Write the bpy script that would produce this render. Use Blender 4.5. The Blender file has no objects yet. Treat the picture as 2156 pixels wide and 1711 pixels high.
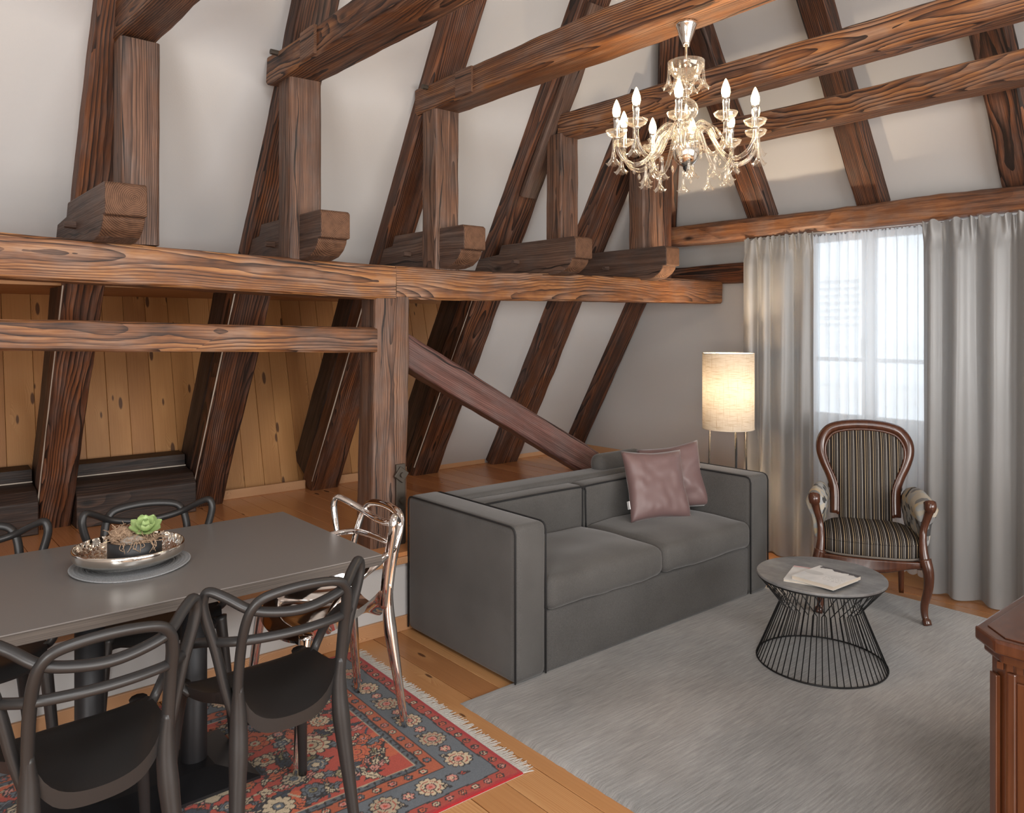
import bpy, bmesh, math, random
import numpy as np
from mathutils import Vector, Matrix, noise as mnoise

random.seed(7)
PI = math.pi
C = bpy.context.scene.collection
scene = bpy.context.scene

# ------------------------------------------------------------------ camera, world, daylight, exposure
TH = math.radians(50.0)
FPX = 1640.0
cam_d = bpy.data.cameras.new('camera')
cam_d.sensor_fit = 'HORIZONTAL'
cam_d.sensor_width = 36.0
cam_d.lens = 36.0 * FPX / 2156.0
cam_d.shift_y = (690.0 - 855.5) / 2156.0
cam_d.clip_start = 0.05
cam = bpy.data.objects.new('camera', cam_d)
C.objects.link(cam)
cam.location = (0, 0, 1.55)
cam.rotation_euler = (PI / 2, 0, TH - PI / 2)
scene.camera = cam

world = bpy.data.worlds.new('world')
scene.world = world
world.use_nodes = True
bg = world.node_tree.nodes['Background']
bg.inputs[0].default_value = (0.86, 0.93, 1.0, 1)
bg.inputs[1].default_value = 3.3


def area(name, loc, rot, sx, sy, power, col):
    l = bpy.data.lights.new(name, 'AREA')
    l.shape = 'RECTANGLE'
    l.size = sx
    l.size_y = sy
    l.energy = power
    l.color = col
    o = bpy.data.objects.new(name, l)
    C.objects.link(o)
    o.location = loc
    o.rotation_euler = rot
    return o


# side windows inferred from wall shadows; back fill added, no openings built
area('daylight_side_windows', (2.2, -2.3, 1.55), (PI / 2, 0, 0), 3.6, 1.5, 145, (1.0, 0.98, 0.955))
area('fill_light_back', (-2.1, -1.1, 1.5), (PI / 2, 0, -PI / 2), 2.2, 1.5, 135, (1.0, 0.98, 0.955))

# unseen fill lamp added overhead to brighten floor and furniture tops
top_fill = area('fill_light_overhead', (0.2, -0.9, 3.7), (0, 0, 0), 1.5, 1.5, 90, (0.97, 0.985, 1.0))
top_fill.rotation_euler = (Vector((2.3, 2.4, 0.0)) - Vector((0.2, -0.9, 3.7))).to_track_quat('-Z', 'Y').to_euler()

scene.view_settings.view_transform = 'Standard'
scene.view_settings.look = 'None'
scene.view_settings.gamma = 1.0
scene.view_settings.use_curve_mapping = False
scene.view_settings.exposure = 0.28
scene.cycles.max_bounces = 6
scene.cycles.diffuse_bounces = 4
scene.cycles.transmission_bounces = 4
scene.cycles.glossy_bounces = 4
scene.cycles.caustics_reflective = False
scene.cycles.caustics_refractive = False
scene.cycles.adaptive_threshold = 0.025


# ------------------------------------------------------------------ material helpers
class NT:
    def __init__(self, name):
        self.m = bpy.data.materials.new(name)
        self.m.use_nodes = True
        self.t = self.m.node_tree
        self.b = self.t.nodes['Principled BSDF']
        self.out = self.t.nodes['Material Output']

    def n(self, typ, ins=None, **props):
        nd = self.t.nodes.new(typ)
        for k, v in props.items():
            setattr(nd, k, v)
        if ins:
            for k, v in ins.items():
                s = nd.inputs[k]
                if isinstance(v, bpy.types.NodeSocket):
                    self.t.links.new(v, s)
                else:
                    s.default_value = v
        return nd

    def math(self, op, a, b=0.0, c=0.0, clamp=False):
        nd = self.n('ShaderNodeMath', {0: a, 1: b, 2: c}, operation=op)
        nd.use_clamp = clamp
        return nd.outputs[0]

    def vm(self, op, a, b=(0, 0, 0)):
        nd = self.n('ShaderNodeVectorMath', {0: a, 1: b}, operation=op)
        return nd.outputs['Value'] if op in ('LENGTH', 'DOT_PRODUCT', 'DISTANCE') else nd.outputs[0]

    def noise(self, vec, scale, detail=2, rough=0.5):
        return self.n('ShaderNodeTexNoise', {'Vector': vec, 'Scale': scale, 'Detail': detail, 'Roughness': rough}).outputs['Fac']

    def ramp(self, fac, stops, mode='LINEAR'):
        nd = self.n('ShaderNodeValToRGB', {'Fac': fac})
        cr = nd.color_ramp
        cr.interpolation = mode
        while len(cr.elements) < len(stops):
            cr.elements.new(0.5)
        for e, (p, c) in zip(cr.elements, stops):
            e.position = p
            e.color = (c[0], c[1], c[2], 1) if not isinstance(c, (int, float)) else (c, c, c, 1)
        return nd.outputs['Color']

    def mix(self, fac, a, b, mode='MIX'):
        nd = self.n('ShaderNodeMix', data_type='RGBA', blend_type=mode)
        for s, v in ((nd.inputs[0], fac), (nd.inputs[6], a), (nd.inputs[7], b)):
            if isinstance(v, bpy.types.NodeSocket):
                self.t.links.new(v, s)
            else:
                s.default_value = v if isinstance(v, (int, float)) else (v[0], v[1], v[2], 1)
        return nd.outputs[2]

    def set(self, **kw):
        for k, v in kw.items():
            s = self.b.inputs[k.replace('_', ' ')]
            if isinstance(v, bpy.types.NodeSocket):
                self.t.links.new(v, s)
            else:
                s.default_value = (v[0], v[1], v[2], 1) if isinstance(v, tuple) else v
        return self

    def bump(self, h, strength=0.3, dist=0.01):
        nd = self.n('ShaderNodeBump', {'Height': h, 'Strength': strength, 'Distance': dist})
        self.t.links.new(nd.outputs[0], self.b.inputs['Normal'])
        return nd

    def obj(self, rnd=0.0):
        tc = self.n('ShaderNodeTexCoord').outputs['Object']
        if rnd:
            r = self.n('ShaderNodeObjectInfo').outputs['Random']
            off = self.n('ShaderNodeCombineXYZ', {0: self.math('MULTIPLY', r, 37.0 * rnd), 1: self.math('MULTIPLY', r, 0.61), 2: self.math('MULTIPLY', r, 0.37)}).outputs[0]
            return self.vm('ADD', tc, off), r
        return tc, None


def plain(name, col, rough=0.5, metal=0.0, spec=0.5, **kw):
    t = NT(name)
    t.set(Base_Color=col, Roughness=rough, Metallic=metal, Specular_IOR_Level=spec, **kw)
    return t.m


def old_wood(name, dark, mid, light, ring=110.0, rough=0.55, gray=0.0, bump=0.5, bold=0.5):
    t = NT(name)
    v, r = t.obj(1.0)
    # heart of the tree lies outside the timber and wanders slowly along it (local x)
    w = t.n('ShaderNodeTexNoise', {'Vector': t.vm('MULTIPLY', v, (0.75, 2.2, 2.2)), 'Scale': 1.0, 'Detail': 2.0, 'Roughness': 0.45}).outputs['Color']
    w = t.vm('SUBTRACT', w, (0.5, 0.5, 0.5))
    fw = t.n('ShaderNodeTexNoise', {'Vector': t.vm('MULTIPLY', v, (5.0, 16.0, 16.0)), 'Scale': 1.0, 'Detail': 2.0}).outputs['Fac']
    vor = t.n('ShaderNodeTexVoronoi', {'Vector': t.vm('MULTIPLY', v, (2.1, 5.0, 5.0)), 'Scale': 1.0}, feature='F1')
    kd = vor.outputs['Distance']
    pick = t.math('LESS_THAN', t.n('ShaderNodeSeparateColor', {0: vor.outputs['Color']}).outputs[0], 0.4)
    knot = t.math('MULTIPLY', t.n('ShaderNodeMapRange', {0: kd, 1: 0.05, 2: 0.12, 3: 1.0, 4: 0.0}).outputs[0], pick)
    pull = t.math('MULTIPLY', t.n('ShaderNodeMapRange', {0: kd, 1: 0.0, 2: 0.5, 3: 1.0, 4: 0.0}).outputs[0], pick)
    hy = t.math('MULTIPLY_ADD', t.math('FRACT', t.math('MULTIPLY', r, 7.31)), 0.26, -0.13)
    hz = t.math('MULTIPLY_ADD', t.math('FRACT', t.math('MULTIPLY', r, 13.7)), 0.26, -0.13)
    tc = t.n('ShaderNodeTexCoord').outputs['Object']
    p = t.vm('ADD', t.vm('MULTIPLY', tc, (0.02, 1.0, 1.0)), t.n('ShaderNodeCombineXYZ', {0: 0.0, 1: hy, 2: hz}).outputs[0])
    p = t.vm('ADD', p, t.vm('MULTIPLY', w, (0.0, 0.10, 0.10)))
    d = t.vm('LENGTH', p)
    d = t.math('ADD', d, t.math('MULTIPLY', pull, 0.018))
    d = t.math('ADD', d, t.math('MULTIPLY', fw, 0.006))
    fr = t.math('FRACT', t.math('MULTIPLY', d, ring))
    rg = t.math('POWER', fr, 2.2)                       # late wood: dark line growing to one side of each ring
    st = t.noise(t.vm('MULTIPLY', v, (4.0, 170.0, 170.0)), 1.0, 3, 0.65)
    st2 = t.noise(t.vm('MULTIPLY', v, (1.3, 34.0, 34.0)), 1.0, 3, 0.6)
    bl = t.noise(t.vm('MULTIPLY', v, (1.5, 4.0, 4.0)), 1.0, 5, 0.65)
    spot = t.noise(t.vm('MULTIPLY', v, (5.0, 12.0, 12.0)), 1.0, 3, 0.6)
    bw_ = t.n('ShaderNodeMapRange', {0: bl, 1: 0.35, 2: 0.65, 3: 0.35, 4: 1.25}).outputs[0]
    f = t.math('MULTIPLY_ADD', t.math('MULTIPLY', rg, bw_), -bold, 0.50)
    f = t.math('ADD', f, t.math('MULTIPLY_ADD', st, 0.75, -0.375))
    f = t.math('ADD', f, t.math('MULTIPLY_ADD', st2, 1.0, -0.5))
    f = t.math('ADD', f, t.math('MULTIPLY_ADD', bl, 1.15, -0.54))
    f = t.math('ADD', f, t.math('MULTIPLY_ADD', r, 0.14, -0.07))
    col = t.ramp(f, [(0.02, dark), (0.42, mid), (0.86, light)])
    # greyed, worn patches and darker stains
    g1 = t.n('ShaderNodeHueSaturation', {'Saturation': 0.62, 'Value': 0.9, 'Color': col}).outputs[0]
    col = t.mix(t.n('ShaderNodeMapRange', {0: spot, 1: 0.42, 2: 0.66, 3: 0.0, 4: 0.75}).outputs[0], col, g1)
    col = t.mix(t.math('MULTIPLY', knot, 0.92), col, (dark[0] * 0.35, dark[1] * 0.35, dark[2] * 0.35))
    # drying cracks: thin dark lines that wander along the timber
    cw = t.noise(t.vm('MULTIPLY', v, (0.8, 0.0, 0.0)), 1.0, 3, 0.6)
    sy = t.n('ShaderNodeSeparateXYZ', {0: v})
    cz = t.math('SUBTRACT', t.math('ADD', sy.outputs[2], sy.outputs[1]), t.math('MULTIPLY_ADD', cw, 0.22, t.math('MULTIPLY_ADD', r, 0.98, -0.09)))
    cz = t.math('ADD', cz, t.math('MULTIPLY', fw, 0.012))
    ck = t.math('ABSOLUTE', cz)
    wd = t.math('MULTIPLY', t.n('ShaderNodeMapRange', {0: t.noise(t.vm('MULTIPLY', v, (1.1, 0, 0)), 2.0, 1), 1: 0.40, 2: 0.62, 3: 0.0, 4: 1.0}).outputs[0], 0.0055)
    crack = t.math('LESS_THAN', ck, wd)
    col = t.mix(t.math('MULTIPLY', crack, 0.9), col, (0.008, 0.005, 0.004))
    if gray:
        hsv = t.n('ShaderNodeHueSaturation', {'Saturation': 1.0 - gray, 'Color': col})
        col = hsv.outputs[0]
    t.set(Base_Color=col, Roughness=t.math('MULTIPLY_ADD', st, -0.25, rough + 0.14), Specular_IOR_Level=0.45)
    h = t.math('ADD', t.math('MULTIPLY', f, 0.6), t.math('MULTIPLY', crack, -1.2))
    t.bump(h, bump, 0.006)
    return t.m


def end_wood(name, a, b):
    t = NT(name)
    v, r = t.obj(0.0)
    n = t.noise(v, 9.0, 3)
    p = t.vm('ADD', t.vm('MULTIPLY', v, (0.0, 1.0, 1.0)), (0, 0.03, -0.05))
    d = t.math('ADD', t.vm('LENGTH', p), t.math('MULTIPLY', n, 0.015))
    rg = t.math('MULTIPLY_ADD', t.math('SINE', t.math('MULTIPLY', d, 900.0)), 0.5, 0.5)
    f = t.math('ADD', t.math('MULTIPLY', rg, 0.4), t.math('MULTIPLY', t.noise(v, 30.0, 3), 0.6))
    t.set(Base_Color=t.ramp(f, [(0.2, a), (0.8, b)]), Roughness=0.75, Specular_IOR_Level=0.25)
    t.bump(f, 0.3, 0.003)
    return t.m


def pine(name, dark, mid, light, rough=0.4, knots=0.25, coat=0.0):
    t = NT(name)
    v, r = t.obj(1.0)
    kv = t.vm('MULTIPLY', v, (2.6, 9.0, 0.0))
    vor = t.n('ShaderNodeTexVoronoi', {'Vector': kv, 'Scale': 1.0}, feature='F1', voronoi_dimensions='2D')
    kd = vor.outputs['Distance']
    sc = t.n('ShaderNodeSeparateColor', {0: vor.outputs['Color']})
    pick = t.math('LESS_THAN', sc.outputs[0], knots)
    sz = t.math('MULTIPLY_ADD', sc.outputs[1], 0.09, 0.02)
    knot = t.math('MULTIPLY', t.n('ShaderNodeMapRange', {0: t.math('SUBTRACT', kd, sz), 1: 0.0, 2: 0.035, 3: 1.0, 4: 0.0}).outputs[0], pick)
    halo = t.math('MULTIPLY', t.n('ShaderNodeMapRange', {0: t.math('SUBTRACT', kd, sz), 1: 0.0, 2: 0.3, 3: 1.0, 4: 0.0}).outputs[0], pick)
    w = t.noise(t.vm('MULTIPLY', v, (0.8, 4.0, 4.0)), 1.0, 2)
    sx = t.n('ShaderNodeSeparateXYZ', {0: v})
    y = t.math('ADD', sx.outputs[1], t.math('MULTIPLY', w, 0.16))
    y = t.math('ADD', y, t.math('MULTIPLY', halo, 0.03))
    q = t.math('ADD', t.math('MULTIPLY', t.math('MULTIPLY', y, y), 260.0), t.math('MULTIPLY', sx.outputs[0], 0.6))
    rg = t.math('FRACT', t.math('MULTIPLY', t.math('ADD', q, t.math('MULTIPLY', y, 50.0)), 1.0))
    st = t.noise(t.vm('MULTIPLY', v, (3.0, 150.0, 10.0)), 1.0, 2)
    f = t.math('ADD', t.math('MULTIPLY', rg, 0.45), t.math('MULTIPLY', st, 0.35))
    f = t.math('ADD', f, t.math('MULTIPLY_ADD', r, 0.55, -0.14))
    f = t.math('SUBTRACT', f, t.math('MULTIPLY', halo, 0.22))
    col = t.ramp(f, [(0.1, light), (0.55, mid), (1.0, dark)])
    col = t.mix(t.math('MULTIPLY', knot, 0.85), col, (dark[0] * 0.22, dark[1] * 0.16, dark[2] * 0.14))
    t.set(Base_Color=col, Roughness=rough, Specular_IOR_Level=0.5, Coat_Weight=coat, Coat_Roughness=0.25)
    t.bump(f, 0.06, 0.002)
    return t.m


def fabric(name, a, b, scale=900.0, rough=0.9, sheen=0.3, big=0.25):
    t = NT(name)
    v, _ = t.obj()
    n = t.noise(v, scale, 2, 0.7)
    g = t.noise(v, 4.0, 3)
    f = t.math('ADD', n, t.math('MULTIPLY_ADD', g, big, -big / 2))
    t.set(Base_Color=t.ramp(f, [(0.3, a), (0.7, b)]), Roughness=rough, Specular_IOR_Level=0.2, Sheen_Weight=sheen, Sheen_Roughness=0.4)
    t.bump(n, 0.25, 0.0012)
    return t.m


# ------------------------------------------------------------------ materials
M = {}
M['wood_purlin'] = old_wood('aged_fir_bright', (0.034, 0.013, 0.006), (0.205, 0.08, 0.028), (0.46, 0.22, 0.08), 120, bold=0.66)
M['wood_collar'] = old_wood('aged_fir_collar', (0.024, 0.009, 0.005), (0.145, 0.055, 0.021), (0.33, 0.148, 0.055), 110, bold=0.8)
M['wood_rafter'] = old_wood('aged_fir_dark', (0.016, 0.007, 0.004), (0.095, 0.034, 0.015), (0.25, 0.093, 0.036), 100, bold=0.75)
M['wood_post'] = old_wood('aged_fir_post', (0.032, 0.015, 0.009), (0.128, 0.058, 0.031), (0.26, 0.128, 0.068), 120, gray=0.06, bold=0.55)
M['wood_stub'] = old_wood('aged_fir_stub', (0.035, 0.018, 0.012), (0.10, 0.05, 0.031), (0.19, 0.105, 0.067), 120, gray=0.12, bold=0.4)
M['wood_hewn'] = old_wood('hewn_fir', (0.04, 0.015, 0.008), (0.18, 0.07, 0.028), (0.36, 0.165, 0.07), 60, bold=0.22, bump=0.9)
M['wood_black'] = old_wood('smoked_fir', (0.008, 0.005, 0.004), (0.035, 0.019, 0.013), (0.1, 0.055, 0.036), 90, bold=0.4)
M['wood_brace'] = old_wood('aged_fir_brace', (0.04, 0.018, 0.015), (0.12, 0.055, 0.045), (0.23, 0.118, 0.10), 100, rough=0.38, bold=0.45)
M['end'] = end_wood('end_grain', (0.05, 0.026, 0.016), (0.2, 0.105, 0.062))
M['pine_mirrored'] = pine('pine_mirrored_floor', (0.27, 0.105, 0.03), (0.48, 0.225, 0.07), (0.58, 0.30, 0.11), 0.5, 0.5)
M['pine_floor'] = pine('pine_floor_boards', (0.25, 0.09, 0.03), (0.45, 0.21, 0.078), (0.57, 0.31, 0.135), 0.34, 0.12, 0.15)
M['pine_platform'] = pine('pine_platform_boards', (0.34, 0.12, 0.045), (0.60, 0.25, 0.095), (0.68, 0.32, 0.13), 0.27, 0.14, 0.3)
M['pine_trim'] = pine('pine_trim', (0.38, 0.18, 0.08), (0.58, 0.33, 0.17), (0.66, 0.41, 0.23), 0.45, 0.05)


def plaster_mat(name, col):
    t = NT(name)
    v, _ = t.obj()
    a = t.noise(v, 1.3, 4, 0.6)
    b = t.noise(v, 130.0, 3, 0.6)
    t.set(Base_Color=t.mix(a, (col[0] * 0.95, col[1] * 0.95, col[2] * 0.95), col), Roughness=0.85, Specular_IOR_Level=0.2)
    t.bump(t.math('ADD', t.math('MULTIPLY', b, 0.4), t.math('MULTIPLY', t.noise(v, 5.0, 3), 0.7)), 0.18, 0.006)
    return t.m


M['plaster'] = plaster_mat('white_plaster', (0.565, 0.563, 0.557))
M['gap'] = plain('gap_shadow_dark', (0.03, 0.018, 0.01), 0.9)
M['sofa'] = fabric('charcoal_wool', (0.055, 0.053, 0.051), (0.14, 0.135, 0.13), 700, 0.95, 0.25)
M['piping'] = plain('black_piping', (0.012, 0.012, 0.013), 0.8)
M['black_plastic'] = plain('matt_black_plastic', (0.022, 0.021, 0.021), 0.4, 0.0, 0.5)
M['chrome'] = plain('copper_tinted_chrome', (0.86, 0.82, 0.79), 0.06, 1.0)
M['silver'] = plain('polished_silver', (0.83, 0.8, 0.74), 0.12, 1.0)
M['iron'] = plain('old_iron', (0.10, 0.085, 0.07), 0.55, 0.7)
M['black_metal'] = plain('black_powder_coated_steel', (0.012, 0.012, 0.013), 0.42, 0.4)
M['base_metal'] = plain('dark_cast_iron', (0.016, 0.016, 0.018), 0.45, 0.3)
M['white_frame'] = plain('white_window_paint', (0.8, 0.81, 0.82), 0.4)
M['cream'] = plain('page_cream', (0.62, 0.55, 0.46), 0.8)


def wood_stain(name, a, b, rough=0.25, coat=0.4):
    t = NT(name)
    v, r = t.obj(1.0)
    n = t.noise(t.vm('MULTIPLY', v, (40.0, 40.0, 3.0)), 1.0, 4, 0.6)
    t.set(Base_Color=t.ramp(n, [(0.3, a), (0.7, b)]), Roughness=rough, Coat_Weight=coat, Coat_Roughness=0.12)
    return t.m


M['mahogany'] = wood_stain('polished_mahogany', (0.045, 0.014, 0.007), (0.10, 0.033, 0.015))
M['cherry'] = wood_stain('cherry_veneer', (0.06, 0.018, 0.007), (0.115, 0.037, 0.013), 0.3, 0.3)


def glass_mat(name, tint=(1, 1, 1), refl=0.85, base=0.08):
    t = NT(name)
    lw = t.n('ShaderNodeLayerWeight', {'Blend': 0.35})
    tr = t.n('ShaderNodeBsdfTransparent', {'Color': (tint[0], tint[1], tint[2], 1)})
    gl = t.n('ShaderNodeBsdfGlossy', {'Color': (1, 1, 1, 1), 'Roughness': 0.03})
    f = t.math('MULTIPLY_ADD', lw.outputs['Facing'], refl, base, clamp=True)
    mx = t.n('ShaderNodeMixShader', {0: f, 1: tr.outputs[0], 2: gl.outputs[0]})
    t.t.links.new(mx.outputs[0], t.out.inputs[0])
    return t.m


M['glass'] = glass_mat('window_glass', (0.97, 0.99, 1.0), 0.4, 0.02)


def crystal_mat():
    t = NT('clear_blown_glass')
    lw = t.n('ShaderNodeLayerWeight', {'Blend': 0.4})
    tr = t.n('ShaderNodeBsdfTransparent', {'Color': (0.95, 0.94, 0.92, 1)})
    gl = t.n('ShaderNodeBsdfGlossy', {'Color': (1, 0.97, 0.92, 1), 'Roughness': 0.05})
    df = t.n('ShaderNodeBsdfTranslucent', {'Color': (1.0, 0.95, 0.86, 1)})
    d2 = t.n('ShaderNodeBsdfDiffuse', {'Color': (1.0, 0.95, 0.88, 1)})
    dd = t.n('ShaderNodeMixShader', {0: 0.5, 1: df.outputs[0], 2: d2.outputs[0]})
    a = t.n('ShaderNodeMixShader', {0: 0.3, 1: gl.outputs[0], 2: dd.outputs[0]})
    f = t.math('MULTIPLY_ADD', t.math('POWER', lw.outputs['Facing'], 1.6), 0.85, 0.1, clamp=True)
    mx = t.n('ShaderNodeMixShader', {0: f, 1: tr.outputs[0], 2: a.outputs[0]})
    t.t.links.new(mx.outputs[0], t.out.inputs[0])
    return t.m


M['crystal'] = crystal_mat()


def emit(name, col, s):
    t = NT(name)
    e = t.n('ShaderNodeEmission', {'Color': (col[0], col[1], col[2], 1), 'Strength': s})
    t.t.links.new(e.outputs[0], t.out.inputs[0])
    return t.m


M['bulb'] = emit('lit_candle_bulb', (1.0, 0.76, 0.42), 6.0)
M['bulb'].cycles.emission_sampling = 'NONE'


def satin(name, col, rough=0.36, trans=0.2, grain=900):
    t = NT(name)
    v, _ = t.obj()
    n = t.noise(v, grain, 2)
    t.set(Base_Color=t.mix(n, (col[0] * 0.85, col[1] * 0.85, col[2] * 0.85), col), Roughness=rough, Specular_IOR_Level=0.6, Sheen_Weight=0.35, Sheen_Roughness=0.35)
    if trans:
        tl = t.n('ShaderNodeBsdfTranslucent', {'Color': (col[0] * 1.5, col[1] * 1.5, col[2] * 1.5, 1)})
        mx = t.n('ShaderNodeMixShader', {0: trans, 1: t.b.outputs[0], 2: tl.outputs[0]})
        t.t.links.new(mx.outputs[0], t.out.inputs[0])
    return t.m


M['curtain'] = satin('grey_satin', (0.27, 0.267, 0.262), 0.33, 0.22)
M['pillow'] = satin('mauve_satin', (0.19, 0.118, 0.115), 0.45, 0.0, 700)


def sheer_mat():
    t = NT('white_voile')
    tr = t.n('ShaderNodeBsdfTransparent', {'Color': (1, 1, 1, 1)})
    tl = t.n('ShaderNodeBsdfTranslucent', {'Color': (0.95, 0.96, 0.97, 1)})
    df = t.n('ShaderNodeBsdfDiffuse', {'Color': (0.85, 0.86, 0.88, 1)})
    a = t.n('ShaderNodeMixShader', {0: 0.4, 1: tl.outputs[0], 2: df.outputs[0]})
    lw = t.n('ShaderNodeLayerWeight', {'Blend': 0.5})
    f = t.math('MULTIPLY_ADD', lw.outputs['Facing'], 0.2, 0.78, clamp=True)
    mx = t.n('ShaderNodeMixShader', {0: f, 1: tr.outputs[0], 2: a.outputs[0]})
    t.t.links.new(mx.outputs[0], t.out.inputs[0])
    return t.m


M['sheer'] = sheer_mat()


def linen_shade():
    t = NT('lit_linen_shade')
    v, _ = t.obj()
    a = t.noise(t.vm('MULTIPLY', v, (14.0, 14.0, 260.0)), 1.0, 3, 0.6)
    b = t.noise(t.vm('MULTIPLY', v, (220.0, 220.0, 8.0)), 1.0, 2, 0.5)
    f = t.math('MINIMUM', t.math('ADD', t.math('MULTIPLY', a, 0.75), 0.12), t.math('ADD', b, 0.08))
    col = t.ramp(f, [(0.28, (0.34, 0.235, 0.13)), (0.5, (0.58, 0.52, 0.43))])
    tl = t.n('ShaderNodeBsdfTranslucent', {'Color': col})
    df = t.n('ShaderNodeBsdfDiffuse', {'Color': col})
    mx = t.n('ShaderNodeMixShader', {0: 0.035, 1: df.outputs[0], 2: tl.outputs[0]})
    t.t.links.new(mx.outputs[0], t.out.inputs[0])
    return t.m


M['shade'] = linen_shade()


def laminate():
    t = NT('grey_laminate')
    v, _ = t.obj()
    n = t.noise(v, 600, 2)
    t.set(Base_Color=t.mix(n, (0.175, 0.165, 0.157), (0.21, 0.198, 0.19)), Roughness=0.33, Specular_IOR_Level=0.5)
    return t.m


M['laminate'] = laminate()


def layered_edge():
    t = NT('plywood_edge')
    v, _ = t.obj()
    s = t.n('ShaderNodeSeparateXYZ', {0: v})
    rg = t.noise(t.vm('MULTIPLY', v, (2.0, 2.0, 420.0)), 1.0, 3, 0.6)
    t.set(Base_Color=t.ramp(rg, [(0.3, (0.035, 0.03, 0.026)), (0.7, (0.13, 0.11, 0.095))]), Roughness=0.5)
    return t.m


M['ply_edge'] = layered_edge()


def stripes():
    t = NT('striped_upholstery')
    v, _ = t.obj()
    x = t.n('ShaderNodeSeparateXYZ', {0: v}).outputs[0]
    col = (0.028, 0.022, 0.019)
    base = t.mix(t.noise(v, 500, 2), (0.016, 0.013, 0.012), (0.036, 0.029, 0.025))
    for per, off, wd, c in ((0.044, 0.0, 0.055, (0.62, 0.47, 0.28)), (0.044, 0.38, 0.05, (0.7, 0.67, 0.62)), (0.044, 0.55, 0.025, (0.4, 0.37, 0.33)), (0.044, 0.76, 0.035, (0.45, 0.37, 0.26))):
        fr = t.math('FRACT', t.math('ADD', t.math('DIVIDE', x, per), 10.0 + off))
        base = t.mix(t.math('LESS_THAN', fr, wd * 0.9), base, c)
    t.set(Base_Color=base, Roughness=0.7, Specular_IOR_Level=0.15)
    return t.m


M['stripe'] = stripes()


def hexfab():
    t = NT('hexagon_print_fabric')
    v, _ = t.obj()
    # honeycomb: two offset rectangular lattices, the nearer centre wins
    s = 0.034
    sp = t.n('ShaderNodeSeparateXYZ', {0: v})
    u = t.math('DIVIDE', t.math('ADD', sp.outputs[1], t.math('MULTIPLY', sp.outputs[0], 0.6)), s)
    w = t.math('DIVIDE', t.math('SUBTRACT', sp.outputs[2], t.math('MULTIPLY', sp.outputs[0], 0.5)), s * 1.732)

    def lat(o):
        a = t.math('ROUND', t.math('SUBTRACT', u, o))
        b = t.math('ROUND', t.math('SUBTRACT', w, o))
        du = t.math('SUBTRACT', t.math('SUBTRACT', u, o), a)
        dw = t.math('MULTIPLY', t.math('SUBTRACT', t.math('SUBTRACT', w, o), b), 1.732)
        d = t.math('ADD', t.math('MULTIPLY', du, du), t.math('MULTIPLY', dw, dw))
        h = t.n('ShaderNodeTexWhiteNoise', {'Vector': t.n('ShaderNodeCombineXYZ', {0: a, 1: b, 2: o + 3.0}).outputs[0]}, noise_dimensions='3D').outputs['Value']
        return d, h
    d0, h0 = lat(0.0)
    d1, h1 = lat(0.5)
    k = t.math('LESS_THAN', d0, d1)
    h = t.math('ADD', t.math('MULTIPLY', h0, k), t.math('MULTIPLY', h1, t.math('SUBTRACT', 1.0, k)))
    col = t.ramp(h, [(0.0, (0.44, 0.4, 0.33)), (0.34, (0.2, 0.2, 0.2)), (0.52, (0.5, 0.4, 0.26)), (0.66, (0.36, 0.37, 0.37)), (0.84, (0.06, 0.06, 0.06))], 'CONSTANT')
    t.set(Base_Color=col, Roughness=0.85, Specular_IOR_Level=0.2)
    return t.m


M['hex'] = hexfab()


def grey_rug():
    t = NT('grey_loom_rug')
    v, _ = t.obj()
    a = t.noise(t.vm('MULTIPLY', v, (7.0, 130.0, 1.0)), 1.0, 4, 0.7)
    b = t.noise(t.vm('MULTIPLY', v, (1.2, 2.2, 1.0)), 1.0, 3)
    c = t.noise(v, 420.0, 2)
    f = t.math('ADD', t.math('MULTIPLY', a, 0.75), t.math('ADD', t.math('MULTIPLY', b, 0.7), t.math('MULTIPLY_ADD', c, 0.35, -0.40)))
    col = t.ramp(f, [(0.22, (0.13, 0.129, 0.126)), (0.5, (0.28, 0.278, 0.272)), (0.8, (0.46, 0.455, 0.445))])
    wear = t.noise(t.vm('MULTIPLY', v, (1.0, 1.0, 1.0)), 1.1, 3)
    col = t.mix(t.n('ShaderNodeMapRange', {0: wear, 1: 0.45, 2: 0.7, 3: 0.0, 4: 0.55}).outputs[0], col, t.mix(1.0, col, (0.86, 0.76, 0.68), 'MULTIPLY'))
    t.set(Base_Color=col, Roughness=0.95, Specular_IOR_Level=0.1, Sheen_Weight=0.3)
    t.bump(t.math('ADD', t.math('MULTIPLY', c, 0.7), a), 0.5, 0.004)
    return t.m


M['grey_rug'] = grey_rug()


def stone_top():
    t = NT('brushed_zinc_top')
    v, _ = t.obj()
    n = t.noise(v, 7.0, 5, 0.65)
    f = t.noise(t.vm('MULTIPLY', v, (30, 4, 1)), 1.0, 3)
    g = t.math('ADD', t.math('MULTIPLY', n, 0.8), t.math('MULTIPLY', f, 0.25))
    t.set(Base_Color=t.ramp(g, [(0.3, (0.11, 0.112, 0.115)), (0.72, (0.34, 0.345, 0.35))]), Roughness=0.4, Metallic=0.25)
    return t.m


M['zinc'] = stone_top()


def attr_mat(name, attr, rough=0.95, noise=0.3):
    t = NT(name)
    a = t.n('ShaderNodeAttribute', attribute_name=attr).outputs['Color']
    v, _ = t.obj()
    n = t.noise(v, 330.0, 2)
    col = t.mix(1.0, a, t.ramp(n, [(0.2, 1.0 - noise), (0.8, 1.0)]), 'MULTIPLY')
    t.set(Base_Color=col, Roughness=rough, Specular_IOR_Level=0.1, Sheen_Weight=0.2)
    t.bump(n, 0.4, 0.003)
    return t.m


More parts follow.
